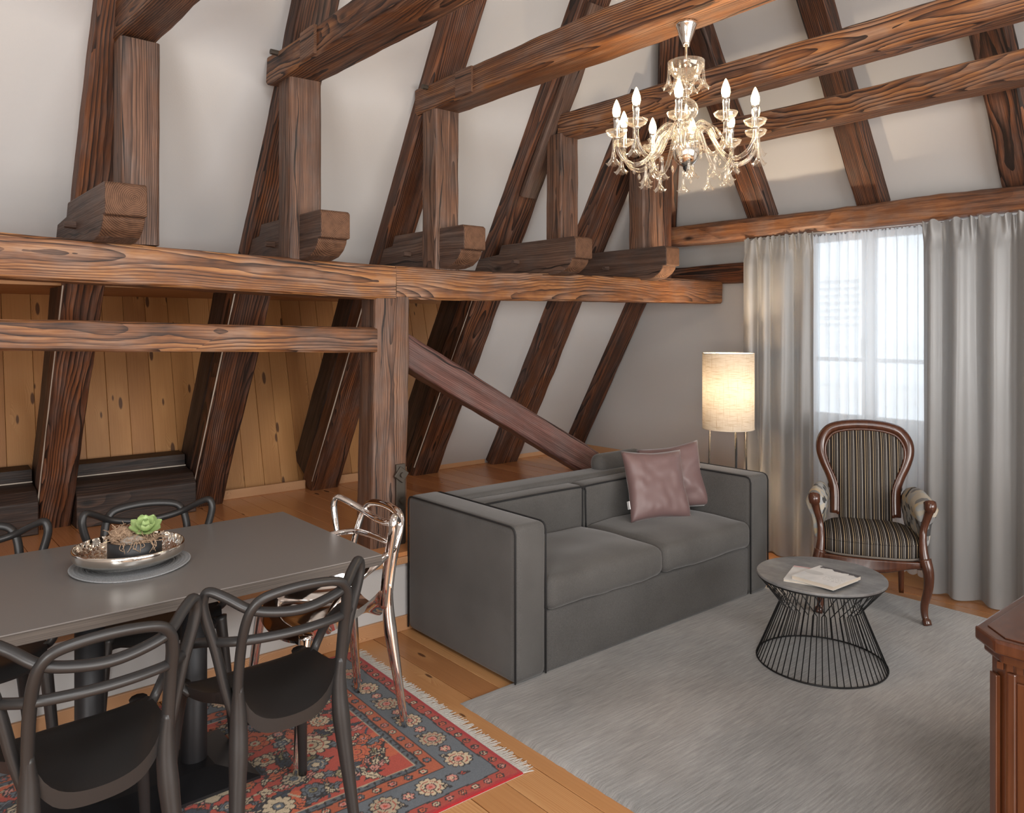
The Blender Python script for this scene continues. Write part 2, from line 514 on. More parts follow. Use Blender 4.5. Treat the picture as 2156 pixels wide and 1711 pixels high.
M['persian'] = attr_mat('persian_pile', 'Col')
M['fringe'] = fabric('cotton_fringe', (0.42, 0.4, 0.37), (0.66, 0.63, 0.58), 300, 0.95, 0.1)
M['leaf'] = None


def leaf_mat():
    t = NT('succulent_leaf')
    v, _ = t.obj()
    n = t.noise(v, 30.0, 2)
    t.set(Base_Color=t.mix(n, (0.24, 0.37, 0.11), (0.45, 0.57, 0.27)), Roughness=0.45, Subsurface_Weight=0.15, Subsurface_Radius=(0.01, 0.01, 0.005)) if False else t.set(Base_Color=t.mix(n, (0.24, 0.37, 0.11), (0.45, 0.57, 0.27)), Roughness=0.45)
    return t.m


M['leaf'] = leaf_mat()
M['moss'] = fabric('dry_moss', (0.2, 0.12, 0.07), (0.5, 0.36, 0.25), 200, 0.95, 0.1)
M['stone'] = plain('pale_pebble', (0.3, 0.26, 0.22), 0.6)
M['pot'] = plain('matt_charcoal_pot', (0.02, 0.021, 0.023), 0.45)
M['mat_grey'] = fabric('woven_grey_mat', (0.14, 0.145, 0.15), (0.36, 0.37, 0.38), 500, 0.8, 0.1)


def hammered():
    t = NT('hammered_silver')
    v, _ = t.obj()
    vo = t.n('ShaderNodeTexVoronoi', {'Vector': v, 'Scale': 60.0}, feature='SMOOTH_F1').outputs['Distance']
    t.set(Base_Color=(0.8, 0.74, 0.66), Roughness=0.13, Metallic=1.0)
    t.bump(vo, 0.9, 0.006)
    return t.m


M['hammer'] = hammered()


# ------------------------------------------------------------------ mesh helpers
def link(o, parent=None):
    C.objects.link(o)
    if parent is not None:
        o.parent = parent
    return o


def pyobj(name, v, f, mat, parent=None, smooth=False, loc=None):
    me = bpy.data.meshes.new(name)
    me.from_pydata([tuple(p) for p in v], [], f)
    if smooth:
        me.polygons.foreach_set('use_smooth', [True] * len(me.polygons))
    me.materials.append(mat)
    me.update()
    o = bpy.data.objects.new(name, me)
    link(o, parent)
    if loc is not None:
        o.location = loc
    return o


def bmobj(name, bm, mat, parent=None, smooth=False, loc=None):
    me = bpy.data.meshes.new(name)
    bm.to_mesh(me)
    bm.free()
    if smooth:
        me.polygons.foreach_set('use_smooth', [True] * len(me.polygons))
    me.materials.append(mat)
    o = bpy.data.objects.new(name, me)
    link(o, parent)
    if loc is not None:
        o.location = loc
    return o


def tag(o, label, cat=None, group=None, kind=None):
    o['label'] = label
    if cat:
        o['category'] = cat
    if group:
        o['group'] = group
    if kind:
        o['kind'] = kind
    return o


def thing(name, label, cat, loc=(0, 0, 0), rz=0.0, group=None, kind=None):
    o = bpy.data.objects.new(name, None)
    o.empty_display_size = 0.1
    link(o)
    o.location = loc
    o.rotation_euler = (0, 0, rz)
    return tag(o, label, cat, group, kind)


def bm_box(x0, x1, y0, y1, z0, z1, bev=0.0, seg=2, bm=None):
    bm2 = bmesh.new()
    vs = [bm2.verts.new((x, y, z)) for x in (x0, x1) for y in (y0, y1) for z in (z0, z1)]
    for q in ((0, 1, 3, 2), (4, 6, 7, 5), (0, 4, 5, 1), (2, 3, 7, 6), (0, 2, 6, 4), (1, 5, 7, 3)):
        bm2.faces.new([vs[i] for i in q])
    bmesh.ops.recalc_face_normals(bm2, faces=bm2.faces)
    if bev:
        bmesh.ops.bevel(bm2, geom=bm2.edges[:], offset=bev, segments=seg, affect='EDGES', profile=0.5)
    if bm is None:
        return bm2
    me = bpy.data.meshes.new('tmp')
    bm2.to_mesh(me)
    bm2.free()
    bm.from_mesh(me)
    bpy.data.meshes.remove(me)
    return bm


def box(name, x0, x1, y0, y1, z0, z1, mat, parent=None, bev=0.0, seg=2, smooth=False):
    return bmobj(name, bm_box(x0, x1, y0, y1, z0, z1, bev, seg), mat, parent, smooth)


def prism(name, prof, a0, a1, axis, mat, parent=None, bev=0.0, seg=2):
    """extrude a 2-D outline along an axis: axis 'x' -> outline is (y,z); 'y' -> (x,z); 'z' -> (x,y)"""
    def P(p, a):
        return {'x': (a, p[0], p[1]), 'y': (p[0], a, p[1]), 'z': (p[0], p[1], a)}[axis]
    bm = bmesh.new()
    A = [bm.verts.new(P(p, a0)) for p in prof]
    B = [bm.verts.new(P(p, a1)) for p in prof]
    n = len(prof)
    bm.faces.new(A)
    bm.faces.new(B[::-1])
    for i in range(n):
        bm.faces.new([A[i], B[i], B[(i + 1) % n], A[(i + 1) % n]])
    bmesh.ops.recalc_face_normals(bm, faces=bm.faces)
    if bev:
        bmesh.ops.bevel(bm, geom=bm.edges[:], offset=bev, segments=seg, affect='EDGES', profile=0.5)
    return bmobj(name, bm, mat, parent)


def spline(pts, per=8, closed=False):
    P = [Vector(p) for p in pts]
    n = len(P)
    out = []
    rng = n if closed else n - 1
    for i in range(rng):
        p1, p2 = P[i], P[(i + 1) % n]
        p0 = P[(i - 1) % n] if (closed or i > 0) else p1 * 2 - p2
        p3 = P[(i + 2) % n] if (closed or i + 2 < n) else p2 * 2 - p1
        for k in range(per):
            t = k / per
            out.append(0.5 * ((2 * p1) + (p2 - p0) * t + (2 * p0 - 5 * p1 + 4 * p2 - p3) * t * t + (3 * p1 - p0 - 3 * p2 + p3) * t ** 3))
    if not closed:
        out.append(P[-1].copy())
    return out


def tube_data(path, rad, seg=10, closed=False, flat=1.0, up=None):
    """sweep a circle (or ellipse: flat = ratio along the frame's second axis) along a path; rad number or list"""
    n = len(path)
    V, F = [], []
    prev = None
    for i, p in enumerate(path):
        if closed:
            t = (path[(i + 1) % n] - path[i - 1])
        else:
            t = path[min(i + 1, n - 1)] - path[max(i - 1, 0)]
        t = t.normalized() if t.length > 1e-9 else Vector((0, 0, 1))
        if up is not None:
            a = Vector(up) - t * t.dot(Vector(up))
            if a.length < 1e-4:
                a = t.orthogonal()
        elif prev is None:
            a = t.orthogonal()
        else:
            a = prev - t * t.dot(prev)
            if a.length < 1e-5:
                a = t.orthogonal()
        a.normalize()
        prev = a
        b = t.cross(a)
        r = rad[i] if isinstance(rad, (list, tuple)) else rad
        for k in range(seg):
            an = 2 * PI * k / seg
            V.append(p + a * (r * math.cos(an)) + b * (r * flat * math.sin(an)))
    m = n if closed else n - 1
    for i in range(m):
        for k in range(seg):
            a0 = i * seg + k
            a1 = i * seg + (k + 1) % seg
            b0 = ((i + 1) % n) * seg + k
            b1 = ((i + 1) % n) * seg + (k + 1) % seg
            F.append((a0, a1, b1, b0))
    if not closed:
        F.append(tuple(range(seg))[::-1])
        F.append(tuple((n - 1) * seg + k for k in range(seg)))
    return V, F


def tube(name, path, rad, mat, parent=None, seg=10, closed=False, flat=1.0, up=None):
    V, F = tube_data([Vector(p) for p in path], rad, seg, closed, flat, up)
    return pyobj(name, V, F, mat, parent, True)


def lathe(name, prof, mat, parent=None, seg=32, loc=(0, 0, 0), smooth=True, wob=None):
    V, F = [], []
    n = len(prof)
    for k in range(seg):
        a = 2 * PI * k / seg
        for j, (r, z) in enumerate(prof):
            rr, zz = (r, z) if wob is None else wob(r, z, a, j)
            V.append((loc[0] + rr * math.cos(a), loc[1] + rr * math.sin(a), loc[2] + zz))
    for k in range(seg):
        for j in range(n - 1):
            a0 = k * n + j
            b0 = ((k + 1) % seg) * n + j
            F.append((a0, b0, b0 + 1, a0 + 1))
    return pyobj(name, V, F, mat, parent, smooth)


def join(parts):
    V, F = [], []
    for v, f in parts:
        o = len(V)
        V += list(v)
        F += [tuple(i + o for i in q) for q in f]
    return V, F


def sphere_data(c, r, u=16, v=10, sx=1, sy=1, sz=1):
    V, F = [], []
    for j in range(v + 1):
        ph = PI * j / v
        for i in range(u):
            a = 2 * PI * i / u
            V.append(Vector((c[0] + r * sx * math.sin(ph) * math.cos(a), c[1] + r * sy * math.sin(ph) * math.sin(a), c[2] + r * sz * math.cos(ph))))
    for j in range(v):
        for i in range(u):
            F.append((j * u + i, (j + 1) * u + i, (j + 1) * u + (i + 1) % u, j * u + (i + 1) % u))
    return V, F


def copy_tree(o, parent=None):
    c = o.copy()
    C.objects.link(c)
    if parent is not None:
        c.parent = parent
    for ch in list(o.children):
        copy_tree(ch, c)
    return c


# ------------------------------------------------------------------ timbers
def timber(name, label, cat, p0, p1, w, h, mat, up=(0, 0, 1), seed=0, rough=0.006, cham=0.012, group=None, parent=None, end=True, ends=None):
    """hewn timber: local x runs from p0 to p1, w across (local y), h along 'up' (local z)"""
    p0, p1 = Vector(p0), Vector(p1)
    X = (p1 - p0)
    L = X.length
    X.normalize()
    U = Vector(up)
    Z = (U - X * X.dot(U)).normalized()
    Y = Z.cross(X)
    n = max(6, int(L / 0.07))
    V, F, FM = [], [], []
    prof = []
    for sx, sy in ((1, 1), (-1, 1), (-1, -1), (1, -1)):
        a = [(sx * (w / 2), sy * (h / 2 - cham)), (sx * (w / 2 - cham * 0.3), sy * (h / 2 - cham * 0.3)), (sx * (w / 2 - cham), sy * (h / 2))]
        mid = [(sx * w / 2 * 0.0, sy * h / 2)] if False else []
        prof += a if sx * sy > 0 else a[::-1]
    k = len(prof)
    for i in range(n + 1):
        x = L * i / n
        for j, (y, z) in enumerate(prof):
            q = Vector((x * 1.3 + seed * 3.1, y * 5 + seed, z * 5))
            q2 = Vector((x * 7.0 + seed * 1.7, y * 14, z * 14 + seed))
            dd = mnoise.noise(q) * rough + mnoise.noise(q2) * rough * 0.45
            corner = (j % 3 == 1)
            s = 1 + dd / (0.5 * min(w, h)) - (abs(mnoise.noise(q2 * 0.6)) * rough * 0.9 / (0.5 * min(w, h)) if corner else 0)
            V.append((x, y * s, z * s))
    for i in range(n):
        for j in range(k):
            F.append((i * k + j, i * k + (j + 1) % k, (i + 1) * k + (j + 1) % k, (i + 1) * k + j))
            FM.append(0)
    F.append(tuple(range(k))[::-1])
    F.append(tuple(n * k + j for j in range(k)))
    FM += [1, 1]
    o = pyobj(name, V, F, mat, parent)
    o.data.materials.append(M['end'])
    o.data.polygons.foreach_set('material_index', FM)
    o.matrix_world = Matrix(((X.x, Y.x, Z.x, p0.x), (X.y, Y.y, Z.y, p0.y), (X.z, Y.z, Z.z, p0.z), (0, 0, 0, 1)))
    if label:
        tag(o, label, cat, group, 'thing')
    return o


# ================================================================== THE SETTING
SL = 0.589                       # left roof slope: y falls by SL per metre of height


def ywall(z):                    # plaster plane of the left slope
    return 5.22 - SL * (z - 0.4)


def yraf(z):                     # room face of the left rafters
    return 5.1 - SL * (z - 0.4)


HS = 0.668


def xhip(z):                     # plaster plane of the gable slope
    return 5.03 - HS * (z - 2.34)


def xhr(z):
    return 4.9 - HS * (z - 2.34)


PLAT = 0.405
YW = 3.43                        # front of the platform
XG = 5.2                         # gable wall
ZC = 3.9


def slab(name, quad, thick, outward, mat, parent=None):
    o = Vector(outward).normalized() * thick
    A = [Vector(p) for p in quad]
    n = len(A)
    V = A + [p + o for p in A]
    F = [tuple(range(n)), tuple(range(2 * n - 1, n - 1, -1))] + [(i, i + n, (i + 1) % n + n, (i + 1) % n) for i in range(n)]
    ob = pyobj(name, V, F, mat, parent)
    bm = bmesh.new()
    bm.from_mesh(ob.data)
    bmesh.ops.recalc_face_normals(bm, faces=bm.faces)
    bm.to_mesh(ob.data)
    bm.free()
    return ob


# floors: dark subfloor with real boards on it, running towards the slope
fl = box('floor', -2.2, 5.3, -2.4, YW + 0.05, -0.12, -0.022, M['gap'])
tag(fl, 'honey coloured pine board floor under the rugs and sofa', kind='structure')


def boards(parent, x0, x1, y0, y1, z, th, mat, wd, name='plank', gap=0.0016, lift=0.0006):
    x = x0
    i = 0
    while x < x1 - 0.01:
        w = min(wd * random.uniform(0.93, 1.07), x1 - x)
        dz = random.uniform(-lift, lift)
        L = y1 - y0
        bm = bm_box(0, L, -(w / 2 - gap), (w / 2 - gap), -th, 0, 0.0012, 1)
        o = bmobj(name, bm, mat, parent)
        o.location = (x + w / 2, y0, z + dz)
        o.rotation_euler = (0, 0, PI / 2)
        x += w
        i += 1


boards(fl, -2.2, XG, -2.4, YW - 0.001, 0.0, 0.022, M['pine_floor'], 0.145)

pf = box('floor_platform', -2.2, 5.3, YW + 0.02, 5.9, PLAT - 0.14, PLAT - 0.022, M['gap'])
tag(pf, 'raised pine board platform floor behind the sofa and dining table', kind='structure')
boards(pf, -2.2, XG, YW - 0.025, 5.32, PLAT, 0.022, M['pine_platform'], 0.145)

lw_ = box('wall_platform', -2.2, XG, YW, YW + 0.12, -0.02, PLAT - 0.022, M['plaster'])
tag(lw_, 'low white plastered wall under the raised platform', kind='structure')
tr1 = box('trim_1', -2.2, XG, YW - 0.03, YW - 0.0005, PLAT - 0.06, PLAT - 0.023, M['pine_trim'], None, 0.004)
tag(tr1, 'pine nosing board along the platform edge', kind='structure')
bb = box('baseboard_platform', -2.2, XG, YW - 0.018, YW - 0.0005, 0.0, 0.075, M['pine_trim'], None, 0.003)
tag(bb, 'pale pine skirting along the low platform wall', kind='structure')

# left slope of plaster
XP = 3.40                       # mirrored planks left of here, plaster right of it
ZP = 1.79
nrm = (0, 1, SL)
wl = slab('wall_left', [(-2.2, ywall(ZP), ZP), (XP, ywall(ZP), ZP), (XG, ywall(ZP), ZP), (XG, ywall(2.34), 2.34), (xhip(2.34), ywall(2.34), 2.34), (xhip(ZC), ywall(ZC), ZC), (-2.2, ywall(ZC), ZC)], 0.1, nrm, M['plaster'])
tag(wl, 'sloping white plaster roof wall above the long purlin', kind='structure')
wl2 = slab('wall_left_low', [(XP, ywall(0.38), 0.38), (XG, ywall(0.38), 0.38), (XG, ywall(ZP), ZP), (XP, ywall(ZP), ZP)], 0.1, nrm, M['plaster'])
tag(wl2, 'sloping white plaster wall below the purlin behind the diagonal brace', kind='structure')

# planks shaped as a mirror's view of the platform floor, with a board soffit on top
wp = slab('wall_mirrored_planks', [(-2.2, 5.345, 0.38), (4.6, 5.345, 0.38), (4.6, 5.70, ZP), (-2.2, 5.70, ZP)], 0.06, (0, 1, -0.25), M['gap'])
tag(wp, 'knotty pine planks shaped as the mirrored platform floor between the lower rafters', kind='structure')
tilt = math.atan2(0.355, ZP - 0.38)
x = -1.2
Lp = math.hypot(0.355, ZP - 0.38)
while x < 4.5:
    w = random.uniform(0.125, 0.16)
    o = bmobj('plank', bm_box(0, Lp, -w / 2 + 0.001, w / 2 - 0.001, -0.012, 0.004 + random.uniform(-0.001, 0.001), 0.0015, 1), M['pine_mirrored'], wp)
    X = Vector((0, math.sin(tilt), math.cos(tilt)))
    Zv = Vector((0, -math.cos(tilt), math.sin(tilt)))
    Yv = Zv.cross(X)
    o.matrix_world = Matrix(((X.x, Yv.x, Zv.x, x + w / 2), (X.y, Yv.y, Zv.y, 5.338), (X.z, Yv.z, Zv.z, 0.385), (0, 0, 0, 1)))
    x += w
sof = box('soffit_board', -1.2, 4.6, ywall(ZP) + 0.002, 5.72, ZP - 0.03, ZP - 0.002, M['pine_mirrored'], wp)


# gable slope
wh = slab('wall_gable_slope', [(xhip(2.34), -2.4, 2.34), (xhip(2.34), ywall(2.34), 2.34), (xhip(ZC), ywall(ZC), ZC), (xhip(ZC), -2.4, ZC)], 0.1, (1, 0, HS), M['plaster'])
tag(wh, 'sloping white plaster wall above the window curtains', kind='structure')

# gable wall with the window opening
WY0, WY1, WZ0, WZ1 = 1.52, 2.98, 0.84, 2.26
wg = thing('wall_gable', 'white plaster gable wall around the curtained window', None, kind='structure')
del wg['label']
wg['label'] = 'white plaster gable wall around the curtained window'
T = 0.3


def gpoly(name, pts):
    return slab(name, [(XG, y, z) for y, z in pts], T, (1, 0, 0), M['plaster'], wg)


gpoly('wall_piece', [(-2.4, -0.1), (WY0, -0.1), (WY0, 2.34), (-2.4, 2.34)])
gpoly('wall_piece', [(WY0, -0.1), (WY1, -0.1), (WY1, WZ0), (WY0, WZ0)])
gpoly('wall_piece', [(WY0, WZ1), (WY1, WZ1), (WY1, 2.34), (WY0, 2.34)])
gpoly('wall_piece', [(WY1, -0.1), (5.4, -0.1), (ywall(0.2), 0.2), (ywall(2.34), 2.34), (WY1, 2.34)])
slab('wall_ledge', [(xhip(2.34), -2.4, 2.34), (XG + T, -2.4, 2.34), (XG + T, ywall(2.34), 2.34), (xhip(2.34), ywall(2.34), 2.34)], 0.05, (0, 0, 1), M['plaster'], wg)

cl = slab('ceiling', [(-2.2, -2.4, ZC), (xhip(ZC), -2.4, ZC), (xhip(ZC), ywall(ZC), ZC), (-2.2, ywall(ZC), ZC)], 0.1, (0, 0, 1), M['plaster'])
tag(cl, 'white plaster ceiling high above the collar beams', kind='structure')
wr = slab('wall_right', [(-2.2, -2.4, -0.1), (5.3, -2.4, -0.1), (5.3, -2.4, ZC), (-2.2, -2.4, ZC)], 0.1, (0, -1, 0), M['plaster'])
tag(wr, 'white side wall out of view beside the camera', kind='structure')
wb = slab('wall_back', [(-2.2, -2.4, -0.1), (-2.2, 5.8, -0.1), (-2.2, 5.8, ZC), (-2.2, -2.4, ZC)], 0.1, (-1, 0, 0), M['plaster'])
tag(wb, 'white back wall out of view behind the camera', kind='structure')

# skirting boards on the platform
RX = [(0.77, 0.945), (1.62, 1.82), (2.445, 2.65), (3.29, 3.52), (4.07, 4.345), (4.96, 5.15)]
bl = thing('baseboard_left', 'pale pine skirting at the foot of the slope on the platform', None, kind='structure')
for a, b in ((1.83, 2.44), (2.655, 3.285), (3.525, 4.06), (4.355, XG)):
    box('skirting_board', a, b, 5.195, 5.215, PLAT, PLAT + 0.062, M['pine_trim'], bl, 0.003)
bg_ = box('baseboard_gable', XG - 0.018, XG - 0.0005, YW + 0.05, 5.19, PLAT, PLAT + 0.062, M['pine_trim'], None, 0.003)
tag(bg_, 'pale pine skirting along the gable wall on the platform', kind='structure')
bg2 = box('baseboard_window', XG - 0.018, XG - 0.0005, -2.3, YW - 0.05, 0, 0.07, M['pine_trim'], None, 0.003)
tag(bg2, 'pale pine skirting under the window behind the curtains', kind='structure')

# ------------------------------------------------------------------ window and what lies outside
win = thing('window_1', 'white framed casement window behind the sheer curtain', None, (XG + 0.12, 0, 0), kind='structure')
fr = bmesh.new()
for a, b, c, d in ((WY0, WY1, WZ0, WZ0 + 0.05), (WY0, WY1, WZ1 - 0.05, WZ1), (WY0, WY0 + 0.05, WZ0, WZ1), (WY1 - 0.05, WY1, WZ0, WZ1)):
    bm_box(-0.04, 0.04, a, b, c, d, 0.004, 1, fr)
bmobj('window_frame', fr, M['white_frame'], win)
for (a, b) in ((2.505, WY1 - 0.052), (2.035, 2.50), (WY0 + 0.052, 2.03)):
    z0, z1 = WZ0 + 0.052, WZ1 - 0.052
    ff = bmesh.new()
    for q in ((a, a + 0.045, z0, z1), (b - 0.045, b, z0, z1), (a + 0.045, b - 0.045, z0, z0 + 0.055), (a + 0.045, b - 0.045, z1 - 0.05, z1), (a + 0.045, b - 0.045, 1.315, 1.343)):
        bm_box(-0.055, 0.0, q[0], q[1], q[2], q[3], 0.004, 1, ff)
    cs = bmobj('casement', ff, M['white_frame'], win)
    box('pane', -0.03, -0.026, a + 0.04, b - 0.04, z0 + 0.05, z1 - 0.045, M['glass'], cs)
    hb = bm_box(-0.075, -0.055, a + 0.012, a + 0.034, 1.36, 1.44, 0.004, 1)
    bm_box(-0.1, -0.075, a + 0.014, a + 0.032, 1.36, 1.48, 0.005, 1, hb)
    bmobj('window_handle', hb, M['silver'], cs)
box('window_sill', -0.14, -0.02, WY0 - 0.03, WY1 + 0.03, WZ0 - 0.035, WZ0 - 0.001, M['white_frame'], win, 0.006)

nb = thing('neighbouring_house', 'pale house across the street with louvred shutters seen through the sheer', 'building', (9.0, 4.2, -4))
hw = plaster_mat('pale_facade', (0.8, 0.8, 0.8))
box('wall', 0, 0.3, -6, 6, 0, 8.5, hw, nb)
sm = plain('pale_shutter_paint', (0.62, 0.6, 0.58), 0.6)
dk = plain('facade_glass', (0.35, 0.38, 0.4), 0.1)
for yc in (-3.6, -1.6):
    box('window_pane', -0.03, 0.0, yc - 0.5, yc + 0.5, 4.3, 5.6, dk, nb)
for yc in (0.42,):
    sh = box('shutter', -0.05, -0.001, yc - 0.5, yc + 0.5, 5.5, 6.2, hw, nb, 0.006, 1)
    for i in range(8):
        box('shutter_slat', -0.09, -0.05, yc - 0.46, yc + 0.46, 5.52 + i * 0.085, 5.56 + i * 0.085, sm, sh)
box('string_course', -0.12, 0.0, -6, 6, 5.2, 5.3, sm, nb)
box('string_course', -0.12, 0.0, -6, 6, 4.7, 4.85, sm, nb)
box('roof', -0.4, 3.0, -6.2, 6.2, 8.5, 8.7, plain('grey_roof', (0.4, 0.38, 0.37), 0.8), nb)

# ================================================================== TIMBERS
raf_lab = ['leaning dark rafter standing behind the far-left black chair at the sill end',
           'leaning rafter whose foot stands where the dark sill meets the skirting',
           'leaning rafter just behind the thick post with the iron strap',
           'leaning rafter crossed by the upper half of the diagonal brace',
           'leaning rafter between white plaster panels, crossed low by the diagonal brace',
           'thin jointed leaning rafter nearest the floor lamp']
for i, (a, b) in enumerate(RX):
    x = (a + b) / 2
    w = b - a
    ztop = 3.85 if i < 5 else 1.86
    off = 0.075
    u = Vector((0, -1, -SL)).normalized() * -1
    d = 0.17 if i < 5 else 0.13
    n = Vector((0, -1, -SL)).normalized()      # towards the room
    c0 = Vector((x, yraf(PLAT - 0.02), PLAT - 0.02)) - n * (d / 2)
    if i < 5:
        zt = min(ztop, 2.34 + (4.9 - b - 0.02) / HS) if i == 4 else ztop
        c1 = Vector((x, yraf(zt), zt)) - n * (d / 2)
    else:
        c0 -= n * 0.03
        c1 = Vector((x, yraf(ztop), ztop)) - n * (d / 2 + 0.03)
    o = timber('roof_rafter', raf_lab[i], 'rafter', c0, c1, w, d, M['wood_rafter'], up=n, seed=i * 5 + 1, group='rafters along the white slope')
    Mi = o.matrix_world.inverted()
    if i < 4:     # dark timber shaped as the rafter's mirror reflection in the plank bays, and a pale sealing strip
        q0 = Vector((x, yraf(PLAT), PLAT)) - n * (d + 0.11)
        q1 = Vector((x, yraf(ZP - 0.05), ZP - 0.05)) - n * (d + 0.11)
        bk = timber('mirrored_rafter_side', '', '', q0, q1, w - 0.02, 0.2, M['wood_black'], up=n, seed=i + 40)
        mw = bk.matrix_world.copy()
        bk.parent = o
        bk.matrix_parent_inverse = Mi
        s0 = Vector((a - 0.001, yraf(PLAT + 0.05), PLAT + 0.05)) - n * (d * 0.2)
        s1 = Vector((a - 0.001, yraf(ZP - 0.05), ZP - 0.05)) - n * (d * 0.2)
        V, F = tube_data([s0, s1], 0.0045, 6)
        st = pyobj('sealing_strip', V, F, M['cream'], o)
        st.matrix_parent_inverse = Mi
        st['label'] = 'thin pale sealing strip'
    if i == 5:    # butt joints of the thin rafter
        for zz in (1.02, 1.27, 1.42):
            pass

# dark sills between the first rafters
for a, b, lab in ((-1.2, 0.765, 'dark hewn sill beam on the platform behind the far-left black chair'), (0.95, 1.615, 'dark hewn sill beam on the platform between two leaning rafters')):
    s = prism('sill_beam', [(4.985, PLAT), (5.2, PLAT), (5.2, 0.665), (5.045, 0.645), (4.985, 0.585)], a, b, 'x', M['wood_black'], None, 0.006)
    tag(s, lab, 'beam', 'dark sills on the platform', 'thing')
    bx = prism('mirrored_sill', [(5.202, PLAT), (5.32, PLAT), (5.34, 0.745), (5.215, 0.735)], a, b, 'x', M['wood_black'], s)  # dark board shaped as the sill's mirror reflection
    box('sealing_strip', a, b, 5.195, 5.203, 0.664, 0.670, M['cream'], s)

# long purlin in two pieces, lower rail, post and brace
PY = 3.625
timber('purlin_beam', 'long orange-brown purlin beam, the piece running out of the picture beside the mirrored planks', 'beam', (-1.4, PY, 1.868), (2.172, PY - 0.005, 1.788), 0.16, 0.175, M['wood_purlin'], seed=11, rough=0.008, group='long purlin')
timber('purlin_beam', 'long purlin beam, the piece from the strapped post to its sawn end near the curtain', 'beam', (2.178, PY, 1.79), (5.085, PY, 1.82), 0.155, 0.168, M['wood_purlin'], seed=12, rough=0.008, group='long purlin')
timber('rail_beam', 'lower horizontal rail beam joining the strapped post under the purlin', 'beam', (-1.4, 3.6, 1.562), (2.06, 3.6, 1.487), 0.12, 0.126, M['wood_purlin'], seed=13, rough=0.006)
post = timber('post', 'thick weathered timber post with an iron strap at the corner of the sofa', 'post', (2.135, 3.63, PLAT - 0.02), (2.16, 3.63, 1.73), 0.17, 0.215, M['wood_post'], up=(1, 0, 0), seed=21, rough=0.007)
Pi = post.matrix_world.inverted()


def pchild(o, inv, par):
    o.parent = par
    o.matrix_parent_inverse = inv
    return o


st = pchild(box('iron_strap', 2.17, 2.225, 3.532, 3.545, PLAT, 0.83, M['iron'], None, 0.003), Pi, post)
for zz in (0.775, 0.64):
    if zz > 0.7:
        bmw = bmesh.new()
        bm_box(-0.032, 0.032, -0.006, 0.006, -0.032, 0.032, 0.003, 1, bmw)
        bmesh.ops.rotate(bmw, verts=bmw.verts, matrix=Matrix.Rotation(math.radians(38), 3, 'Y'))
        bmesh.ops.translate(bmw, verts=bmw.verts, vec=(2.197, 3.527, zz))
        pchild(bmobj('diamond_washer', bmw, M['iron']), Pi, post)
    V, F = tube_data([Vector((2.197, 3.53, zz)), Vector((2.197, 3.508, zz))], 0.014, 8)
    pchild(pyobj('bolt_head', V, F, M['iron']), Pi, post)
timber('diagonal_brace', 'diagonal timber brace sloping from the strapped post down behind the sofa', 'brace', (2.20, 3.63, 1.465), (4.05, 3.63, 0.47), 0.12, 0.165, M['wood_brace'], seed=31, rough=0.006)

# tie-beam stubs with carved heads, lying on the purlin
SX = [(0.73, 0.885), (1.635, 1.785), (2.455, 2.60), (3.28, 3.425), (4.13, 4.27)]
stub_lab = ['carved tie-beam head, broad end grain facing the room, above the far-left chair', 'carved tie-beam head with chamfered end beside the second upright post',
            'carved tie-beam head beside the upright post above the iron-strapped post', 'carved tie-beam head with a round peg below the fourth upright post', 'carved tie-beam head with a pale curved underside nearest the curtain']
UP = [(0.845, 1.0), (1.585, 1.75), (2.43, 2.59), (3.38, 3.535), (4.17, 4.385)]
up_lab = ['grey-brown upright post standing beside the leftmost carved tie-beam head', 'upright post under the collar beam with two bolts, second from the picture edge',
          'upright post under the collar beam that carries the chandelier', 'upright post on the tie-beam head left of the chandelier pendants', 'upright post on the tie-beam head nearest the curtain']
for i, (a, b) in enumerate(SX):
    zb = 1.878 if i else 1.9
    zt = zb + 0.222
    prof = [(4.42, zb), (3.5, zb), (3.43, zb + 0.012), (3.38, zb + 0.04), (3.35, zb + 0.075), (3.35, zb + 0.088), (3.318, zb + 0.092), (3.318, zt - 0.012), (3.335, zt), (4.02, zt), (4.05, zt - 0.06), (4.24, zt - 0.075), (4.42, zt - 0.075)]
    p = prism('tie_beam_stub', prof, a, b, 'x', M['wood_stub'], None, 0.007, 2)
    # local frame with x along the timber so the grain runs along it
    me = p.data
    R = Matrix.Rotation(-PI / 2, 4, 'Z')
    mid = Vector(((a + b) / 2, 3.3, (zb + zt) / 2))
    me.transform(Matrix.Translation(-mid))
    me.transform(Matrix.Rotation(-PI / 2, 4, 'Z'))
    p.matrix_world = Matrix.Translation(mid) @ Matrix.Rotation(PI / 2, 4, 'Z')
    me.materials.append(M['end'])
    for f in me.polygons:
        if f.normal.x < -0.4:
            f.material_index = 1
    tag(p, stub_lab[i], 'beam', 'carved tie-beam heads', 'thing')
    inv = p.matrix_world.inverted()
    for (yy, zz) in ((3.85, zb + 0.10), (4.3, zb + 0.035)):
        V, F = tube_data([Vector((a + 0.02, yy, zz)), Vector((a - 0.045, yy, zz))], [0.019, 0.014], 8)
        pchild(pyobj('wooden_peg', V, F, M['wood_stub']), inv, p)
for i, (a, b) in enumerate(UP):
    z0 = [1.905, 1.88, 1.872, 2.1, 2.1][i]
    z1 = 2.775 if i != 4 else 2.73
    dep = 0.14
    timber('upright_post', up_lab[i], 'post', ((a + b) / 2, 3.55 + dep / 2, z0), ((a + b) / 2, 3.55 + dep / 2, z1), dep, b - a, M['wood_post'], up=(1, 0, 0), seed=50 + i, rough=0.004, group='upright posts on the purlin')
timber('corner_post', 'dark narrow post just behind the upright post nearest the curtain', 'post', (4.56, 3.73, 1.9), (4.56, 3.73, 2.72), 0.14, 0.13, M['wood_rafter'], up=(1, 0, 0), seed=61, rough=0.004)

